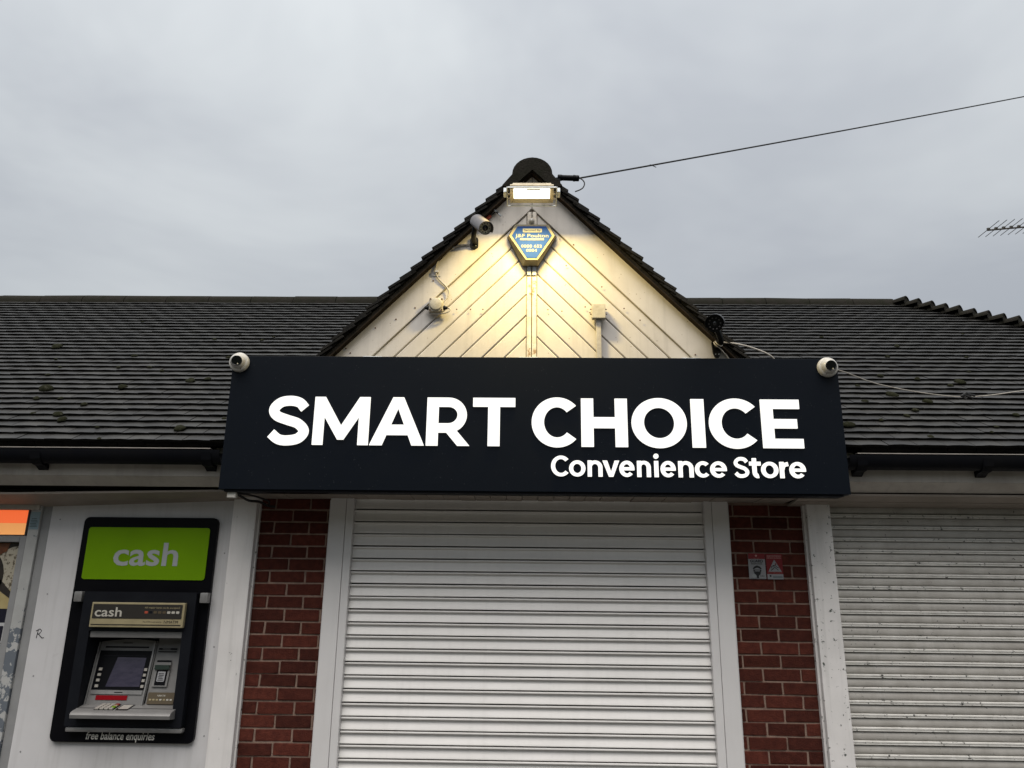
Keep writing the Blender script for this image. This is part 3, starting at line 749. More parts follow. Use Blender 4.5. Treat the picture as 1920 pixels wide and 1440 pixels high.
def glyph(ch, w, h, t, xh=None):
    o = t*.045 if h > .2 else 0
    if ch == 'S':
        c = [(.965, .81), (.80, .95), (.53, 1.0), (.24, .955), (.055, .785), (.15, .62), (.47, .515), (.80, .42), (.985, .235), (.83, .055), (.50, 0), (.24, .035), (.02, .175)]
        th = t*.82
        pts = [(th*.46+(w-th)*u, th/2+(h-th)*v) for u, v in c]
        return stroke([tuple(p) for p in spline([Vector((a, b, 0)) for a, b in pts], 7)], th)
    if ch == 'M':
        a = t*.92
        return [[(0, 0), (a, 0), (a, .585*h), (a, h), (0, h)], [(w, 0), (w, h), (w-a, h), (w-a, .585*h), (w-a, 0)],
                [(a*.999, h), (a*.999, .585*h), (w/2-.055*w, .11*h), (w/2, .11*h), (w/2, .40*h)], [(w-a*.999, h), (w/2, .40*h), (w/2, .11*h), (w/2+.055*w, .11*h), (w-a*.999, .585*h)]]
    if ch == 'A':
        return [[(0, 0), (.228*w, 0), (.50*w, .765*h), (.50*w, h), (.40*w, h)], [(w, 0), (.60*w, h), (.5*w, h), (.5*w, .765*h), (.772*w, 0)], [(.304*w, .212*h), (.696*w, .212*h), (.622*w, .425*h), (.378*w, .425*h)]]
    if ch == 'R':
        t2 = t*.80; cy = .635*h; ry = h-cy-t2/2; bx = .50*w
        pts = [(t*.5, h-t2/2)]+[(bx, h-t2/2)]+arc(bx, cy, w*.955-t/2-bx, ry, 90, -90, 18)[1:]+[(t*.5, cy-ry)]
        return [[(0, 0), (t, 0), (t, h), (0, h)]]+stroke(pts, t2)+[[(.42*w, .31*h), (.70*w, .31*h), (w, 0), (.72*w, 0)]]
    if ch == 'T': return [[(0, h-t*.76), (w, h-t*.76), (w, h), (0, h)], [((w-t)/2, 0), ((w+t)/2, 0), ((w+t)/2, h-t*.7601), ((w-t)/2, h-t*.7601)]]
    if ch == 'H': return [[(0, 0), (t, 0), (t, h), (0, h)], [(w-t, 0), (w, 0), (w, h), (w-t, h)], [(t, .385*h), (w-t, .385*h), (w-t, .61*h), (t, .61*h)]]
    if ch == 'I': return [[(0, 0), (w, 0), (w, h), (0, h)]]
    if ch == 'E':
        b = t*.78
        return [[(0, 0), (t, 0), (t, h), (0, h)], [(t, 0), (w, 0), (w, b), (t, b)], [(t, h-b), (w*.965, h-b), (w*.965, h), (t, h)], [(t, h/2-b/2), (w*.88, h/2-b/2), (w*.88, h/2+b/2), (t, h/2+b/2)]]
    if ch == 'C':
        rx = (w*1.09)/2
        return band(rx, h/2, rx, h/2, t, t*THIN, 42, 318, 44)
    if ch == 'O' or ch == 'o': return ring(w, h, t)
    if ch == 'c':
        rx = w*1.06/2; return band(rx, h/2, rx, h/2, t, t*THIN, 44, 316, 32)
    if ch == 'e': return band(w/2, h/2, w/2, h/2, t, t*THIN, -6, 318, 38)+[[(t*.7, h/2-t*.36), (w-t*.55, h/2-t*.36), (w-t*.55, h/2+t*.36), (t*.7, h/2+t*.36)], [(w-t, h/2-t*.36), (w-.002*w, h/2-t*.36), (w, h/2+t*.2), (w-t*.9, h/2+t*.3)]]
    if ch == 'n':
        r_ = (w-t)/2; return [[(0, 0), (t, 0), (t, h), (0, h)], [(w-t, 0), (w, 0), (w, h-w*.48), (w-t, h-w*.48)]]+band(w/2, h-w*.48, w/2, w*.48, t, t*THIN, 0, 172, 18)
    if ch == 'v': return [[(0, h), (t*1.12, h), (w/2+t*.0, .30*h), (w/2, 0), (w/2-t*.52, 0)], [(w, h), (w/2+t*.52, 0), (w/2, 0), (w/2, .30*h), (w-t*1.12, h)]]
    if ch == 'i':
        c = [(w/2+t*.62*math.cos(R(20*k)), xh*1.30+t*.62*math.sin(R(20*k))) for k in range(18)]
        return [[((w-t)/2, 0), ((w+t)/2, 0), ((w+t)/2, xh), ((w-t)/2, xh)], c]
    if ch == 't': return [[(.24*w, .35*h), (.24*w+t, .35*h), (.24*w+t, 1.22*h), (.24*w, 1.22*h)], [(0, h*.77), (.95*w, h*.77), (.95*w, h), (0, h)]]+stroke([(.24*w+t/2, .36*h)]+arc(.24*w+t*1.22, h*.36, t*.72, h*.36-t*.45, 180, 285, 10), t)
    if ch == 'r': return [[(0, 0), (t, 0), (t, h), (0, h)]]+stroke([(t*.55, h*.5), (t*.75, h*.68), (t*1.15, h*.82), (w, h*.875)], t*.98)
    return []
def letter(ch, x, z, w, h, t, xh=None):
    m = MB(); yb = SY-.0005
    for i, poly in enumerate(glyph(ch, w, h, t, xh)):
        pts = [(p[0], p[1]) for p in poly]
        ar = sum(pts[k][0]*pts[(k+1) % len(pts)][1]-pts[(k+1) % len(pts)][0]*pts[k][1] for k in range(len(pts)))
        if ar < 0: pts.reverse()
        n = len(pts); y0 = yb-.010-.00002*(i % 7)
        m.raw([(x+a, y0, z+b) for a, b in pts]+[(x+a, yb, z+b) for a, b in pts], [tuple(range(n))]+[(k, n+k, n+(k+1) % n, (k+1) % n) for k in range(n)])
    o = m.build('letter', 'letter_glow', SGN); o['label'] = 'glowing white letter ' + ch
ZL, CH = 2.466, .292
for ch, x0, x1, t in (('S', -1.553, -1.292, .073), ('M', -1.272, -.940, .070), ('A', -.932, -.608, .07), ('R', -.597, -.340, .072), ('T', -.323, -.071, .073),
                      ('C', .027, .303, .074), ('H', .320, .593, .075), ('O', .617, .942, .074), ('I', .970, 1.047, .076), ('C', 1.073, 1.362, .074), ('E', 1.381, 1.617, .073)):
    ov = .005 if ch in 'SCO' else 0; t *= .99 if ch in 'SCO' else .97
    letter(ch, x0, ZL-ov, x1-x0, CH+2*ov, t)
SMX = [.139, .249, .244, .343, .352, .442, .439, .54, .536, .627, .639, .722, .735, .77, .775, .866, .878, .969, .974, 1.065, 1.062, 1.161, 1.198, 1.291, 1.289, 1.362, 1.356, 1.458, 1.463, 1.516, 1.519, 1.616]
for i, ch in enumerate('ConvenienceStore'):
    x0, x1 = SMX[2*i]+.002, SMX[2*i+1]-.002
    h = .121 if ch in 'CS' else .094
    if ch in 'CS': letter(ch, x0, 2.2905, x1-x0, h, .0238)
    else: letter(ch, x0, 2.2905, x1-x0, h, .0238, xh=.094)

# dome cameras on the sign's corners
def dome(x, z, aim, label):
    t = thing('dome_camera', (x, SY, z), label, 'camera', 'dome cameras on the sign')
    MB().lathe((x, SY-.001, z), (0, -1, 0), [(0, .060), (.018, .060), (.026, .056), (.030, .050)], 32).build('base', 'camera_white', t, smooth=True, ang=50)
    a = Vector(aim).normalized(); c = Vector((x, SY-.034, z))
    MB().lathe(c-a*.046, a, [(0, .004)]+[(.046-.046*math.cos(R(q)), .046*math.sin(R(q))) for q in range(15, 136, 12)]+[(.080, .031)], 32).build('ball', 'camera_white', t, smooth=True, ang=55)
    MB().lathe(c+a*.0335, a, [(0, .032), (.0035, .0315), (.0045, .029), (.002, .027)], 28).build('lens_window', 'lens', t, smooth=True)
    MB().lathe(c+a*.037+Vector((.008, 0, -.02)), a, [(0, .004), (.002, .003)], 8).build('sensor', 'cam_face', t)
    MB().lathe((x-.02 if x > 0 else x+.02, SY-.03, z-.047), (0, -1, 0), [(0, .003), (.003, .003)], 8).build('screw', 'screw', t)
dome(-1.757, 2.972, (.16, -1, -.18), 'white dome camera on the top left corner of the sign')
dome(1.800, 2.960, (-.02, -1, -.18), 'white dome camera on the top right corner of the sign')

# ------------------------------------------------------------------ cash machine
A = thing('cash_machine', (-2.385, -.03, .76), 'black wall mounted cash machine with lime green cash sign on white panel', 'cash machine')
TY = -.055
MB().prism(rrect(-2.816, -1.956, .760, 2.076, .035), TY, -.0305, holes=[rect(HX0, HX1, HZ0, HZ1)]).build('surround', 'atm_black', A)
gp = MB().prism(rrect(-2.775, -2.001, 1.692, 2.012, .018), TY-.006, TY-.0005).build('green_panel', 'atm_green', A)
text('lettering', 'cash', -2.592, 1.780, TY-.0075, .144, 'atm_grey_text', gp, width=.41, bold=.018)
# navy body with recess
BY = -.105; RX0, RX1, RZ0, RZ1 = -2.650, -2.080, .955, 1.390
MB().prism(rrect(-2.714, -2.018, .852, 1.618, .008), BY, TY-.0005, holes=[rect(RX0, RX1, RZ0, RZ1)]).build('body', 'atm_navy', A)
rc = MB()   # recess liner: left, right, top
rc.raw([(RX0-.001, BY+.002, RZ0), (RX0-.001, BY+.002, RZ1), (RX0-.001, .07, RZ1), (RX0-.001, .0, RZ0)], [(0, 1, 2, 3)])
rc.raw([(RX1+.001, BY+.002, RZ0), (RX1+.001, .0, RZ0), (RX1+.001, .07, RZ1), (RX1+.001, BY+.002, RZ1)], [(0, 1, 2, 3)])
rc.raw([(RX0, BY+.002, RZ1+.001), (RX1, BY+.002, RZ1+.001), (RX1, .09, RZ1-.02), (RX0, .09, RZ1-.02)], [(0, 1, 2, 3)])
rc.raw([(RX0-.03, .085, RZ0-.05), (RX1+.03, .085, RZ0-.05), (RX1+.03, .095, RZ1+.05), (RX0-.03, .095, RZ1+.05)], [(0, 1, 2, 3)])
rc.build('recess_liner', 'atm_navy', A)
def fy(z): return -.02+(z-.99)*.21
def FP(p, lift=0):  # a point given as (x, lift, z) on the sloped fascia
    return Vector((p[0], fy(p[2])+p[1], p[2]))
def fplate(pts, lift, thick, name, mt, parent, holes=()):
    m = MB().prism(pts, -lift-thick, -lift, holes=holes); m.v = [tuple(FP(q)) for q in m.v]
    return m.build(name, mt, parent)
hood = MB().box(-2.648, -2.082, BY+.012, .06, 1.350, 1.388, bev=.004).build('hood', 'atm_silver', A)
arcp = [(-2.648, .955), (-2.292, .955), (-2.284, 1.325)]+[(-2.284-.352*k/8, 1.325+.012*math.sin(math.pi*k/8)-.006*k/8) for k in range(1, 9)]
fl = fplate(arcp, 0, .012, 'fascia_plate', 'atm_silver', A)
fr_ = fplate(rect(-2.284, -2.081, .955, 1.342), -.004, .008, 'fascia_plate', 'atm_silver', A)
fplate(rect(-2.300, -2.2925, .965, 1.325), .0125, .012, 'bezel', 'atm_steel', A)
fplate(rect(-2.646, -2.639, .965, 1.318), .0125, .010, 'bezel', 'atm_steel', A)
scn = fplate(rect(-2.628, -2.308, 1.048, 1.268), .0125, .003, 'screen_surround', 'atm_black', A)
fplate([(-2.545, 1.064), (-2.337, 1.066), (-2.332, 1.229), (-2.510, 1.231)], .016, .001, 'screen', 'screen', scn)
fplate(rect(-2.600, -2.335, 1.236, 1.241), .016, .002, 'screen_edge', 'atm_navy', scn)
for zz in (1.162, 1.131, 1.100, 1.068):
    fplate(rect(-2.608, -2.588, zz-.007, zz+.008), .016, .006, 'button', 'key', scn)
    fplate(rect(-2.328, -2.311, zz-.007, zz+.008), .016, .006, 'button', 'key', scn)
fplate(rect(-2.604, -2.332, 1.284, 1.293), .0125, .001, 'vent_slot', 'atm_black', fl)
fplate(rect(-2.500, -2.440, 1.311, 1.3145), .0125, .001, 'vent_slot', 'atm_black', fl)
sv = fplate(rect(-2.624, -2.312, 1.023, 1.045), .0125, .006, 'cash_slot', 'atm_steel', A)
fplate(rect(-2.480, -2.430, 1.032, 1.036), .019, .001, 'vent_slot', 'atm_black', sv)
fplate(rect(-2.588, -2.397, .991, 1.016), .0125, .003, 'red_strip', 'atm_red', A)
fplate(rect(-2.268, -2.155, 1.276, 1.286), .0125, .002, 'vent_slot', 'atm_black', fr_)
fplate(rect(-2.245, -2.195, 1.279, 1.283), .0148, .001, 'vent_slot', 'atm_silver', fr_)
fplate(rect(-2.269, -2.155, 1.263, 1.268), .0125, .002, 'vent_slot', 'atm_black', fr_)
rd = fplate(rect(-2.264, -2.172, 1.068, 1.205), .0125, .004, 'card_reader', 'atm_silver', A)
fplate(rect(-2.262, -2.175, 1.205, 1.216), .0125, .003, 'vent_slot', 'atm_black', rd)
fplate(rect(-2.264, -2.174, 1.165, 1.190), .017, .012, 'reader_mouth', 'reader_green', rd)
fplate(rect(-2.250, -2.184, 1.076, 1.160), .017, .002, 'reader_well', 'atm_black', rd)
sk = fplate(rrect(-2.240, -2.193, 1.096, 1.153, .006, 3), .0195, .001, 'sticker', 'sticker_white', rd)
for i in range(5): fplate(rect(-2.234+.004*(i % 2), -2.200-.003*(i % 3), 1.103+.009*i, 1.107+.009*i), .021, .0005, 'print_line', 'sticker_black', sk)
gd = fplate(rect(-2.273, -2.112, .972, 1.036), .0125, .003, 'card_scheme_plate', 'gold', A)
text('lettering', 'NMATM', -2.215, 1.014, 0, .010, 'atm_light_text', gd, M=lambda p: FP((p.x, -.0165, p.z)), bold=.01)
for i in range(7): fplate(rrect(-2.262+.021*i, -2.248+.021*i, .992, 1.001, .003, 2), .016, .0005, 'card_mark', 'atm_light_text' if i in (3, 5, 6) else 'atm_cream', gd)
# shelf and key pad
sh = MB(); pr = [(-.005, .972), (-.150, .945), (-.168, .938), (-.176, .925), (-.172, .906), (-.10, .900), (-.005, .905)]
n = len(pr); sh.raw([(-2.650, y, z) for y, z in pr]+[(-2.062, y, z) for y, z in pr], [tuple(range(n)), tuple(range(2*n-1, n-1, -1))]+[(i, (i+1) % n, n+(i+1) % n, n+i) for i in range(n)])
shelf = sh.build('shelf', 'atm_silver', A, smooth=True, ang=40)
def sz(y): return .972+(y+.005)*(.972-.945)/.145
def shelf_plate(x0, x1, y0, y1, h, name, mt, skew=.0):
    v = []
    for dz in (0.0003, h):
        v += [(x0, y0, sz(y0)+dz), (x1, y0, sz(y0)+dz), (x1+skew, y1, sz(y1)+dz), (x0+skew, y1, sz(y1)+dz)]
    return MB().raw(v, [(4, 5, 6, 7), (0, 1, 5, 4), (1, 2, 6, 5), (2, 3, 7, 6), (3, 0, 4, 7)]).build(name, mt, shelf)
shelf_plate(-2.535, -2.420, -.135, -.040, .003, 'keypad', 'atm_black')
for r_ in range(4):
    for c_ in range(4):
        mt = 'key' if c_ < 3 else ('atm_red', 'atm_cream', 'atm_green', 'key')[3-r_]
        x = -2.531+.028*c_; y = -.132+.0235*r_
        v = []
        for dz in (.003, .009): v += [(x, y, sz(y)+dz), (x+.021, y, sz(y)+dz), (x+.021, y+.017, sz(y+.017)+dz), (x, y+.017, sz(y+.017)+dz)]
        MB().raw(v, [(4, 5, 6, 7), (0, 1, 5, 4), (1, 2, 6, 5), (2, 3, 7, 6), (3, 0, 4, 7)]).build('key', mt, shelf)
shelf_plate(-2.408, -2.335, -.135, -.040, .002, 'instruction_plate', 'atm_black')
shelf_plate(-2.400, -2.343, -.118, -.050, .0035, 'instruction_card', 'key')
# card sign over the recess
cs = MB().box(-2.640, -2.069, BY-.030, BY-.0005, 1.411, 1.556, bev=.004).build('card_sign', 'atm_cream', A)
CY = BY-.031
MB().prism(rect(-2.628, -2.082, 1.462, 1.545), CY-.001, CY).build('dark_panel', 'atm_dark', cs)
MB().prism(rect(-2.630, -2.082, 1.424, 1.429), CY-.001, CY).build('dark_line', 'atm_dark', cs)
text('lettering', 'cash', -2.614, 1.474, CY-.002, .056, 'atm_light_text', cs, width=.165, bold=.012)
text('lettering', 'All major bank cards accepted', -2.312, 1.522, CY-.002, .011, 'atm_cream', cs, width=.215)
for i in range(8):
    MB().prism(rrect(-2.310+.0275*i, -2.290+.0275*i, 1.493, 1.507, .004, 3), CY-.002, CY-.001).build('card_mark', ('tape_red', 'atm_navy', 'gold', 'gold', 'gold', 'atm_light_text', 'atm_light_text', 'atm_light_text')[i], cs)
text('lettering', 'This ATM is operated by', -2.315, 1.441, CY-.001, .009, 'atm_dark', cs, width=.115)
text('lettering', 'NMATM', -2.185, 1.437, CY-.001, .017, 'atm_dark', cs, width=.085)
for x0, x1 in ((-2.782, -2.732), (-2.001, -1.951)):
    MB().box(x0, x1, TY-.045, TY-.0005, 1.556, 1.618, bev=.008).build('clip', 'atm_steel', A, smooth=True, ang=50)
MB().box(-2.706, -2.012, TY-.045, TY-.0005, .822, .848, bev=.008).build('bottom_bar', 'atm_steel', A, smooth=True, ang=50)
text('lettering', 'free balance enquiries', -2.598, .777, TY-.001, .043, 'atm_bright_text', A, width=.41, bold=.014, shear=.18)

# ------------------------------------------------------------------ things on the gable
# floodlight
F = thing('flood_light', (.022, -.31, 4.20), 'lit floodlight with glass front under the gable peak', 'floodlight')
FX0, FX1 = -.132, .174
tl = R(78)   # the head is tipped well down towards the ground
FC = Vector((.021, -.650, 4.030))
fu = Vector((0, -math.sin(tl), math.cos(tl))); fn = Vector((0, -math.cos(tl), -math.sin(tl)))
def fl_box(x0, x1, u0, u1, d0, d1, name, mt, parent, bev=0):
    m = MB().box(x0, x1, d0, d1, u0, u1, bev=bev)
    m.v = [tuple(FC+Vector((p[0]-FC.x, 0, 0))+fu*p[2]-fn*p[1]) for p in m.v]
    return m.build(name, mt, parent)
fl_box(-.116, .158, -.066, .064, .0200, .038, 'housing', 'lamp_metal', F, .006)
fl_box(-.100, .142, -.050, .050, .0385, .060, 'heat_sink', 'lamp_metal', F, .003)
fl_box(FX0, FX1, -.082, .088, -.012, -.008, 'glass_cover', 'lamp_glass', F)
for x0, x1 in ((FX0-.003, FX0+.002), (FX1-.002, FX1+.003)):
    fl_box(x0, x1, -.082, .088, -.014, -.006, 'glass_edge', 'galv', F)
fl_box(FX0+.003, FX1-.003, -.0835, -.079, -.014, -.006, 'glass_edge', 'galv', F)
fl_box(FX0+.003, FX1-.003, .085, .0895, -.014, -.006, 'glass_edge', 'galv', F)
fl_box(-.010, .072, .070, .076, -.018, -.0125, 'clip', 'atm_light_text', F)
fl_box(-.092, .134, -.044, .044, .0165, .0195, 'led_panel', 'led', F)
rf = MB()
ri = [(-.093, -.045), (.135, -.045), (.135, .045), (-.093, .045)]; ro_ = [(-.114, -.064), (.156, -.064), (.156, .062), (-.114, .062)]
for a in range(4):
    b_ = (a+1) % 4
    rf.raw([FC+Vector((p[0]-FC.x, 0, 0))+fu*p[1]-fn*d for p, d in ((ri[a], .0160), (ri[b_], .0160), (ro_[b_], -.002), (ro_[a], -.002))], [(0, 1, 2, 3)])
rf.build('reflector_glow', 'reflector_glow', F)  # sloped rim added round the LED for the yellow glow
for x0, x1 in ((FX0-.024, FX0-.0035), (FX1+.0035, FX1+.024)):
    fl_box(x0, x1, -.012, .040, -.006, .030, 'hinge', 'galv', F, .004)
for sx in (-.121, .162):
    for su in (-.024, .020):
        fl_box(sx-.006, sx+.006, su-.006, su+.006, -.006, -.0025, 'screw', 'lamp_metal', F, .001)
for sx in (-.060, .102):
    MB().tube([(sx, -.640, 4.075), (sx, -.58, 4.12), (sx, -.314, 4.20)], .008, 8).build('arm', 'lamp_metal', F)
ld = bpy.data.lights.new('flood_lamp', 'AREA'); ld.shape = 'RECTANGLE'; ld.size = .24; ld.size_y = .09; ld.energy = 13.0; ld.color = (1, .77, .29)
lo = bpy.data.objects.new('flood_lamp', ld); C.objects.link(lo)
lo.matrix_world = Matrix.Translation(FC+fn*.0160) @ Matrix((Vector((1, 0, 0)), (-fn).cross(Vector((1, 0, 0))), -fn)).transposed().to_4x4()
lo.parent = F; lo.matrix_parent_inverse = PINV[F.name]

# alarm bell box
AB = thing('alarm_box', (.025, -.31, 3.70), 'blue and cream hexagonal burglar alarm box under the floodlight', 'alarm box')
ao = [(-.090, 4.000), (.137, 4.000), (.186, 3.912), (.066, 3.703), (-.036, 3.706), (-.137, 3.907)]
af = [(-.084, 3.952), (.129, 3.952), (.177, 3.874), (.063, 3.715), (-.013, 3.714), (-.127, 3.870)]
# shift outline so that front face sits straight in front of the back
af = [(-.082, 3.975), (.129, 3.975), (.174, 3.895), (.062, 3.722), (-.014, 3.722), (-.126, 3.895)]
m = MB(); n = 6
m.raw([(x, -.375, z) for x, z in af]+[(x, -.318, z) for x, z in ao], [tuple(range(n))]+[(i, n+i, n+(i+1) % n, (i+1) % n) for i in range(n)])
cv = m.build('cover', 'alarm_cream', AB)
MB().prism([(XC+(x-XC)*1.02, 3.86+(z-3.86)*1.02) for x, z in ao], -.3175, -.3125).build('back_plate', 'alarm_dark', AB)
ab = [(-.069, 3.961), (.117, 3.961), (.155, 3.895), (.055, 3.734), (-.007, 3.734), (-.107, 3.895)]
bl = MB().prism(ab, -.3775, -.3755).build('face', 'alarm_blue', AB)
AYY = -.3785
MB().prism(rrect(-.036, .090, 3.916, 3.944, .005, 3), -.379, -.3776).build('name_tab', 'alarm_text', bl)
text('lettering', 'Secured By', .027, 3.924, -.3795, .016, 'alarm_text_blue', bl, width=.108, align='CENTER', bold=.01)
text('lettering', 'J&F Poulton', .024, 3.881, AYY, .026, 'alarm_text', bl, width=.218, align='CENTER', bold=.014)
MB().prism(rect(-.053, .103, 3.860, 3.873), -.379, -.3776).build('underline', 'alarm_text', bl)
text('lettering', '0800 652', .022, 3.808, AYY, .021, 'alarm_text', bl, width=.136, align='CENTER', bold=.014)
text('lettering', '0084', .022, 3.778, AYY, .021, 'alarm_text', bl, width=.070, align='CENTER', bold=.014)
MB().lathe((.022, GY-.010, 4.032), (0, -1, 0), [(0, .020), (.012, .019), (.020, .013), (.024, .003)], 18).build('sensor_cap', 'camera_white', AB, smooth=True)
MB().tube([(.025, -.322, 4.015), (.025, -.33, 3.998)], .004, 6).build('lead', 'cable_black', AB)

# bullet cameras
def bullet(name_label, front, back, rad, base, mtb, face, group='bullet cameras on the gable'):
    f_, b_ = Vector(front), Vector(back); ax = (f_-b_).normalized(); Ln = (f_-b_).length
    t = thing('bullet_camera', base, name_label, 'camera', group)
    MB().lathe(b_, ax, [(0, rad*.55), (.006, rad*.86), (.016, rad*.97), (Ln*.55, rad), (Ln, rad), (Ln, rad*.93), (Ln-.012, rad*.90)], 28).build('body', mtb, t, smooth=True, ang=40)
    # sun hood: partial shell overhanging the front
    sd = ax.cross(Vector((0, 0, 1))).normalized(); uu = sd.cross(ax)
    v = []; n = 14
    for d in (Ln*.12, Ln+.022):
        for rr in (rad*1.05, rad*1.12):
            for k in range(n+1):
                a = R(-25+230*k/n); v.append(b_+ax*d+(sd*math.cos(a)+uu*math.sin(a))*rr)
    q = n+1; fc = []
    for k in range(n): fc += [(k, k+1, 2*q+k+1, 2*q+k), (q+k, 3*q+k, 3*q+k+1, q+k+1), (k, q+k, q+k+1, k+1), (2*q+k, 2*q+k+1, 3*q+k+1, 3*q+k)]
    fc += [(0, 2*q, 3*q, q), (n, q+n, 3*q+n, 2*q+n)]
    MB().raw(v, fc).build('sun_hood', mtb, t, smooth=True, ang=50)
    MB().lathe(f_-ax*.010, ax, [(0, rad*.90), (.002, rad*.88), (.003, rad*.5), (.0032, .001)], 26).build('front_plate', face, t)
    MB().lathe(f_-ax*.0068, ax, [(0, rad*.42), (.006, rad*.42), (.006, rad*.30), (.003, rad*.27)], 22).build('lens_ring', 'camera_black', t)
    MB().lathe(f_-ax*.0040, ax, [(0, rad*.27), (.003, rad*.2), (.0045, .001)], 18).build('lens', 'lens', t, smooth=True)
    for k in range(10):
        a = R(36*k); c = f_-ax*.0068+(sd*math.cos(a)+uu*math.sin(a))*rad*.66
        MB().lathe(c, ax, [(0, rad*.09), (.002, rad*.08), (.003, .0008)], 8).build('infrared_led', 'camera_black' if face != 'camera_black' else 'camera_grey', t)
    return t, ax
# left, grey
t, ax = bullet('grey bullet camera on the lit left slope of the gable', (-.268, -.60, 3.832), (-.340, -.425, 3.975), .043, (-.36, -.315, 3.85), 'camera_grey', 'cam_face')
MB().tube(spline([(-.352, -.33, 3.862), (-.358, -.375, 3.872), (-.352, -.42, 3.89), (-.345, -.455, 3.925)], 6), [.017]*19, 10).build('arm', 'camera_black', t, smooth=True)
MB().prism(rrect(-.384, -.330, 3.828, 3.905, .018), -.330, GY-.012).build('mount_plate', 'camera_black', t)
for z in (3.842, 3.862): MB().lathe((-.345, -.331, z), (0, -1, 0), [(0, .005), (.003, .004)], 8).build('screw', 'galv', t)
# right, black
t, ax = bullet('black bullet camera at the right foot of the gable above the sign', (1.112, -.63, 3.192), (1.172, -.425, 3.275), .051, (1.19, -.315, 3.1), 'camera_black', 'camera_black')
MB().tube(spline([(1.195, -.33, 3.150), (1.200, -.39, 3.150), (1.192, -.43, 3.17), (1.165, -.46, 3.225)], 6), .020, 10).build('arm', 'camera_black', t, smooth=True)
MB().prism([(1.164, 3.180), (1.170, 3.11), (1.180, 3.083), (1.206, 3.083), (1.218, 3.11), (1.224, 3.182)], -.330, GY-.012).build('mount_plate', 'camera_black', t)
for x in (1.184, 1.203): MB().lathe((x, -.331, 3.098), (0, -1, 0), [(0, .004), (.003, .004)], 8).build('screw', 'galv', t)
w_ = MB(); w_.tube(spline([(1.19, -.35, 3.17), (1.165, -.38, 3.16), (1.168, -.40, 3.135), (1.19, -.40, 3.118), (1.225, -.38, 3.09), (1.255, -.36, 3.06), (1.27, -.35, 3.02)], 8), .0035, 6)
w_.tube(spline([(1.19, -.35, 3.17), (1.172, -.385, 3.165), (1.176, -.41, 3.14), (1.20, -.41, 3.125), (1.215, -.39, 3.145), (1.212, -.37, 3.165)], 8), .0035, 6)
tag(w_.build('coiled_cable', 'cable_white'), 'thin white cable coiled round the black bullet camera bracket', 'cable')
tag(MB().tube(spline([(1.205, -.36, 3.168), (1.30, -.37, 3.155), (1.40, -.38, 3.125), (1.50, -.39, 3.075), (1.56, -.37, 3.02)], 10), .006, 8).build('white_cable', 'cable_white', smooth=True), 'white cable from the black bullet camera down behind the sign', 'cable')

# junction boxes
J = thing('junction_box', (-.59, GY-.01, 3.42), 'square cream junction box with round lid and black glands', 'junction box', 'junction boxes on the gable')
MB().box(-.636, -.545, -.352, -.314, 3.372, 3.464, bev=.006).build('box', 'box_cream', J)
MB().lathe((-.590, -.350, 3.420), (0, -1, 0), [(0, .043), (.008, .0425), (.014, .038), (.017, .025), (.018, .001)], 28).build('lid', 'box_cream', J, smooth=True)
for sx in (-.627, -.554):
    for z in (3.381, 3.455): MB().lathe((sx, -.3521, z), (0, -1, 0), [(0, .0065), (.002, .006), (.0005, .003)], 10).build('screw', 'screw', J)
for sg, x in ((-1, -.637), (1, -.544)):
    MB().lathe((x, -.333, 3.402), (sg, 0, 0), [(0, .015), (.012, .015), (.012, .011), (.026, .010), (.028, .005)], 12).build('gland', 'camera_black', J)
MB().tube(spline([(-.514, -.333, 3.402), (-.500, -.333, 3.392), (-.515, -.335, 3.374), (-.555, -.335, 3.362), (-.61, -.33, 3.362), (-.635, -.325, 3.375)], 8), .0055, 8).build('cable_loop', 'cable_white', J, smooth=True)
J2 = thing('junction_box', (.452, GY-.01, 3.37), 'small square cream junction box above the white conduit', 'junction box', 'junction boxes on the gable')
MB().box(.408, .497, -.356, -.314, 3.326, 3.425, bev=.010).build('box', 'box_cream', J2)
MB().box(.410, .495, -.3615, -.3565, 3.328, 3.423, bev=.002).build('lid', 'box_cream', J2)
for z in (3.395, 3.362):
    for sx in (.402, .503): MB().lathe((sx, -.335, z), (1 if sx > .45 else -1, 0, 0), [(-.006, .005), (.003, .004)], 8).build('screw', 'screw', J2)
tag(MB().box(.436, .468, -.338, -.3135, 2.99, 3.325, bev=.003).build('conduit', 'cable_white'), 'square white conduit running down the boards into the sign', 'conduit')
# camera cable on the left
cb = thing('camera_cable', (-.55, GY-.012, 3.45), 'white cable curving from the junction box up to the grey camera', 'cable')
pts = [(-.355, -.325, 3.862), (-.42, -.320, 3.855), (-.49, -.320, 3.835), (-.564, -.321, 3.767), (-.590, -.321, 3.740), (-.603, -.321, 3.701), (-.604, -.324, 3.654), (-.582, -.322, 3.607), (-.545, -.321, 3.569), (-.524, -.319, 3.544), (-.513, -.319, 3.516), (-.522, -.319, 3.479), (-.547, -.322, 3.444)]
MB().tube(spline(pts, 6), .0048, 8).build('cable', 'cable_white', cb, smooth=True)
for x, z in ((-.600, 3.657), (-.50, 3.828)):
    MB().box(x-.008, x+.014, -.331, GY-.0135, z-.004, z+.010, bev=.002).build('cable_clip', 'camera_white', cb)
bk_ = MB().box(-.640, -.574, -.316, -.313, 3.628, 3.634).box(-.640, -.634, -.3165, -.3135, 3.634, 3.655)
bk_.build('bent_tie', 'trim_grey', cb)
cn = thing('cable_connector', (-.25, -.32, 4.06), 'small red and white cable connector left of the floodlight', 'connector')
MB().tube([(-.282, -.325, 4.035), (-.252, -.327, 4.064)], .011, 8).build('red_sleeve', 'tape_red', cn)
MB().tube([(-.252, -.327, 4.064), (-.215, -.327, 4.098)], .006, 8).build('lead', 'cable_black', cn)
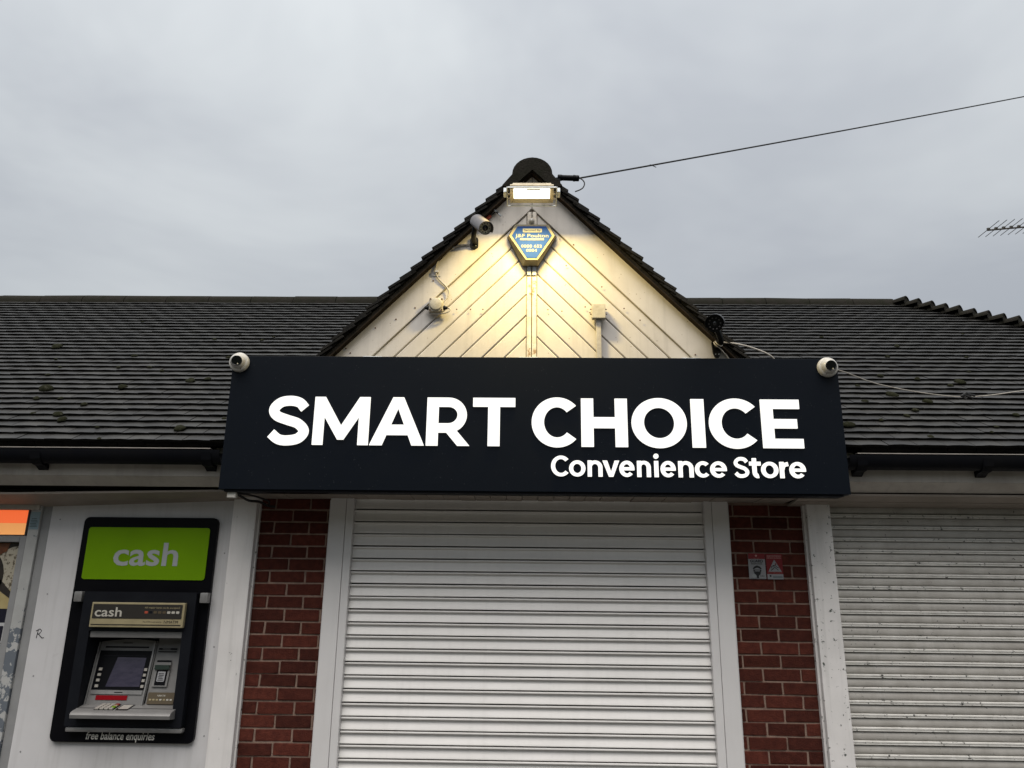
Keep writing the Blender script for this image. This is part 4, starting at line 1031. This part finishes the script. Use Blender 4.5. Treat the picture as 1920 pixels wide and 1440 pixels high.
for q in (0, .018): MB().tube([(-.232+q, -.335, 4.108-q), (-.200+q, -.335, 4.076-q)], .006, 6).build('clip', 'galv', cn)

# overhead wire and its anchor
an = thing('wire_anchor', (.20, -.33, 4.34), 'black cylindrical wire clamp fixed at the right of the gable peak', 'clamp')
axv = Vector((.148, 0, -.004))
MB().lathe((.196, -.33, 4.350), (1, 0, -.04), [(0, .016), (.004, .021), (.030, .021), (.031, .019), (.105, .019), (.106, .022), (.120, .022), (.121, .020), (.134, .021), (.146, .019), (.148, .006)], 14).build('clamp_body', 'gutter_black', an, smooth=True, ang=40)
MB().box(.185, .215, -.345, -.315, 4.26, 4.345, bev=.004).build('bracket', 'gutter_black', an)
MB().tube(spline([(.345, -.33, 4.346), (.366, -.335, 4.328), (.377, -.34, 4.300), (.368, -.345, 4.268), (.345, -.35, 4.246), (.312, -.35, 4.232)], 8), .0042, 8).build('tail', 'cable_black', an, smooth=True)
w0 = Vector((.344, -.33, 4.346)); w1 = Vector((5.14, 1.96, 6.73)); w2 = w0+(w1-w0)*2.6
pts = []
for k in range(33):
    u = k/32; p = w0.lerp(w2, u); p.z -= .0*u; p.z -= .22*u*(1-u)*1.0 - .0; pts.append(p)
ow = MB().tube(pts, .0062, 6); q = w0.lerp(w2, .042); ow.tube([q, q+Vector((.045, 0, -.022))], .0028, 5)
tag(ow.build('overhead_wire', 'cable_black'), 'thin black overhead wire rising to the right across the sky', 'wire')

# cable on the right roof
tag(MB().tube(spline([(1.84, -.37, 3.01), (1.99, -.30, 2.995), (2.26, -.14, 2.965), (2.60, -.05, 2.930), (2.92, .02, 2.925), (3.30, .10, 2.985), (3.9, .25, 3.11), (4.8, .55, 3.30), (5.9, 1.05, 3.60)], 12), .0034, 8).build('roof_cable', 'cable_white', smooth=True), 'white cable sagging over the roof tiles right of the sign', 'cable')
ct = MB()
for a, b_ in (((2.86, -.01, 2.92), (2.90, -.01, 2.945)), ((2.88, -.01, 2.93), (2.93, -.02, 2.905)), ((2.90, -.01, 2.935), (2.95, -.01, 2.925)), ((2.87, 0, 2.93), (2.89, -.01, 2.90))): ct.tube([a, b_], .008, 6)
tag(ct.build('cable_tie', 'cable_black'), 'black tape knot on the sagging white roof cable', 'cable tie')

# TV aerial
T = thing('tv_aerial', (6.05, 2.5, 4.1), 'television aerial with many rods at the right edge of the sky', 'aerial')
MB().tube([(6.05, 2.5, 4.0), (6.05, 2.5, 6.0)], .019, 8).build('mast', 'aerial_metal', T)
b0 = Vector((4.872, 2.5, 5.425)); b1 = Vector((6.10, 2.5, 5.545))
MB().tube([b0, b1], .0095, 6).build('boom', 'aerial_metal', T)
for k in range(15):
    p = b0.lerp(b1, .012+k*.066)
    MB().tube([p+Vector((0, -.19, .012)), p+Vector((0, .19, .012))], .0036, 5).build('rod', 'aerial_metal', T)
    MB().box(p.x-.014, p.x+.014, p.y-.010, p.y+.010, p.z+.002, p.z+.024).build('rod_clip', 'aerial_metal', T)

# ------------------------------------------------------------------ stickers on the right pier
def sticker(x0, x1, z0, z1, label):
    return thing('sticker', (x0, -.012, z0), label, 'sticker', 'security stickers on the brick pier')
y = -.0155
s1 = sticker(1.384, 1.488, 1.738, 1.893, 'grey guard response security sticker with red top on the dark brick pier')
MB().prism(rect(1.384, 1.488, 1.738, 1.893), y, y+.004).build('sheet', 'sticker_white', s1)
MB().prism(rect(1.3845, 1.4875, 1.859, 1.8925), y-.0012, y-.0004).build('red_band', 'sticker_red', s1)
MB().lathe((1.434, y-.0012, 1.879), (0, -1, 0), [(0, .0075), (.0006, .0075)], 5).build('emblem', 'sticker_pink', s1)
text('lettering', 'RESPONSE', 1.418, 1.8625, y-.0016, .0035, 'sticker_pink', s1, width=.036)
text('lettering', 'GUARD', 1.435, 1.8385, y-.0012, .0165, 'sticker_black', s1, width=.080, align='CENTER', bold=.03)
text('lettering', 'RESPONSE', 1.435, 1.8255, y-.0012, .009, 'sticker_black', s1, width=.068, align='CENTER', bold=.01)
MB().prism([(1.408, 1.800), (1.418, 1.813), (1.436, 1.820), (1.454, 1.813), (1.464, 1.800), (1.456, 1.796), (1.448, 1.803), (1.436, 1.806), (1.424, 1.803), (1.416, 1.796)], y-.0012, y-.0004).build('cap_mark', 'sticker_black', s1)
MB().prism([(1.411, 1.794), (1.461, 1.794), (1.459, 1.782), (1.450, 1.779), (1.422, 1.779), (1.413, 1.782)], y-.0012, y-.0004, holes=[[(1.419, 1.790), (1.453, 1.790), (1.450, 1.784), (1.422, 1.784)]]).build('visor_mark', 'sticker_black', s1)
MB().prism([(1.413, 1.779), (1.459, 1.779), (1.452, 1.764), (1.443, 1.758), (1.443, 1.744), (1.430, 1.744), (1.430, 1.758), (1.420, 1.764)], y-.0012, y-.0004).build('face_mark', 'sticker_black', s1)
MB().lathe((1.4145, y-.0012, 1.757), (0, -1, 0), [(0, .012), (.0006, .012)], 18).build('badge', 'atm_grey_text', s1)
text('lettering', '24hr', 1.452, 1.752, y-.0012, .010, 'sticker_black', s1, width=.028)
text('lettering', 'calling the response team', 1.390, 1.7405, y-.0012, .004, 'sticker_black', s1, width=.09)
s2 = sticker(1.495, 1.595, 1.736, 1.890, 'red security sticker with white warning triangle on the dark brick pier')
MB().prism(rect(1.4945, 1.595, 1.737, 1.891), y+.0005, y+.0045).build('sheet', 'sticker_red', s2)
text('lettering', 'zerovision', 1.544, 1.8745, y-.0008, .0105, 'sticker_pink', s2, width=.088, align='CENTER', bold=.02)
text('lettering', 'SMOKE BARRIER', 1.544, 1.8625, y-.0008, .0075, 'sticker_pink', s2, width=.088, align='CENTER', bold=.015)
tr = MB().prism([(1.5445, 1.856), (1.504, 1.783), (1.5865, 1.783)], y-.0012, y).build('triangle', 'sticker_white', s2)
for pl in ([(1.520, 1.790), (1.534, 1.800), (1.545, 1.812), (1.552, 1.803), (1.566, 1.792)], [(1.535, 1.815), (1.548, 1.822), (1.556, 1.812), (1.568, 1.806)], [(1.527, 1.803), (1.522, 1.812), (1.540, 1.822)]):
    MB().tube([(x, y-.0014, z) for x, z in pl], .0022, 5).build('figure_mark', 'sticker_black', tr)
MB().lathe((1.551, y-.0014, 1.829), (0, -1, 0), [(0, .005), (.0005, .005)], 10).build('figure_mark', 'sticker_red', tr)
text('lettering', 'SECURITY SMOKE PROTECTED', 1.544, 1.7735, y-.0008, .0045, 'sticker_pink', s2, width=.086, align='CENTER')
MB().prism(rect(1.496, 1.594, 1.7375, 1.768), y-.0012, y).build('white_band', 'sticker_white', s2)
MB().lathe((1.515, y-.0014, 1.757), (0, -1, 0), [(0, .006), (.0005, .006)], 12).build('band_mark', 'sticker_black', s2)
for i in range(2): MB().prism(rect(1.530, 1.588, 1.7535-.008*i, 1.757-.008*i), y-.0018, y-.0013).build('print_line', 'label_ink', s2)

# label on the peeling post
lb = thing('label_sticker', (-3.145, -.046, 2.0), 'small pale blue printed label at the top of the peeling post', 'sticker')
MB().prism(rect(-3.176, -3.113, 1.995, 2.105), -.0475, -.0455).build('sheet', 'label_blue', lb)
for i in range(6): MB().prism(rect(-3.168+.004*(i % 2), -3.122-.004*(i % 3), 2.010+.010*i, 2.014+.010*i), -.0483, -.0477).build('print_line', 'label_ink', lb)

# ------------------------------------------------------------------ shop window with advert on the left
Wn = thing('shop_window', (-3.8, 0, 0), 'shop window in grey frame at the left edge beside the peeling post', 'window')
fm = MB().box(-3.222, -3.181, -.040, .05, .62, 1.955, bev=.004).build('frame', 'trim_grey', Wn)
MB().box(-4.8, -3.2225, -.040, .05, 1.916, 1.955, bev=.004).build('frame', 'trim_grey', Wn)
MB().box(-4.8, -3.2225, -.038, .05, 1.285, 1.302, bev=.003).build('frame', 'trim_grey', Wn)
MB().box(-4.8, -3.181, -.03, .05, 0, .619).build('stall_riser', 'panel_white', Wn)
MB().box(-4.8, -3.2225, -.012, .05, .62, 1.2845).build('lower_panel', 'panel_white', Wn)
MB().box(-4.8, -3.2225, .004, .03, 1.3025, 1.9155).build('glass', 'glass', Wn)
hb = thing('light_box', (-3.8, -.02, 1.96), 'glowing orange light box above the shop window at the left edge', 'light box')
MB().box(-4.8, -3.2045, -.0275, .10, 1.960, 2.120).build('case', 'trim_grey', hb)
MB().prism(rect(-4.79, -3.206, 2.035, 2.117), -.030, -.028).build('orange_face', 'orange_lit', hb)
MB().prism(rect(-4.79, -3.206, 1.962, 2.0345), -.0298, -.028).build('pale_face', 'orange_pale', hb)
po = thing('window_poster', (-3.8, 0, 1.31), 'food poster with dark pan inside the shop window at the left edge', 'poster')
PY = .001
MB().prism(rect(-4.6, -3.226, 1.3055, 1.9125), PY, PY+.002).build('sheet', 'poster_straw', po)
def pp(pts, d, nm, mt): return MB().prism(pts, PY-d-.0006, PY-d).build(nm, mt, po)
pp([(-3.330, 1.905), (-3.228, 1.905), (-3.228, 1.640), (-3.300, 1.600), (-3.36, 1.70), (-3.37, 1.80)], .0004, 'speckled_cloth', 'poster_speckle')
cir = [(-3.46+.150*math.cos(R(k*12)), 1.70+.175*math.sin(R(k*12))) for k in range(30)]
pp(cir, .0014, 'pan', 'poster_pan')
pp([(-3.46+.105*math.cos(R(k*12)), 1.72+.125*math.sin(R(k*12))) for k in range(30)], .0024, 'plate', 'poster_plate')
pp([(-3.34, 1.630), (-3.228, 1.560), (-3.228, 1.595), (-3.33, 1.690)], .0014, 'pan_handle', 'poster_pan')
pp([(-3.45, 1.912), (-3.30, 1.912), (-3.315, 1.860), (-3.355, 1.838), (-3.40, 1.86)], .0034, 'bread', 'poster_brown')
pp([(-3.30, 1.911), (-3.228, 1.911), (-3.228, 1.895), (-3.28, 1.888), (-3.315, 1.872)], .0024, 'dark_leaf', 'poster_pan')
pp(rect(-4.6, -3.227, 1.425, 1.508), .0014, 'navy_band', 'poster_navy')
pp(rect(-4.6, -3.2275, 1.307, 1.4245), .0014, 'white_band', 'poster_white')
pp(rect(-3.285, -3.250, 1.315, 1.405), .0024, 'navy_block', 'poster_navy')
pp(rect(-4.5, -3.315, 1.315, 1.405), .0024, 'navy_block', 'poster_navy')
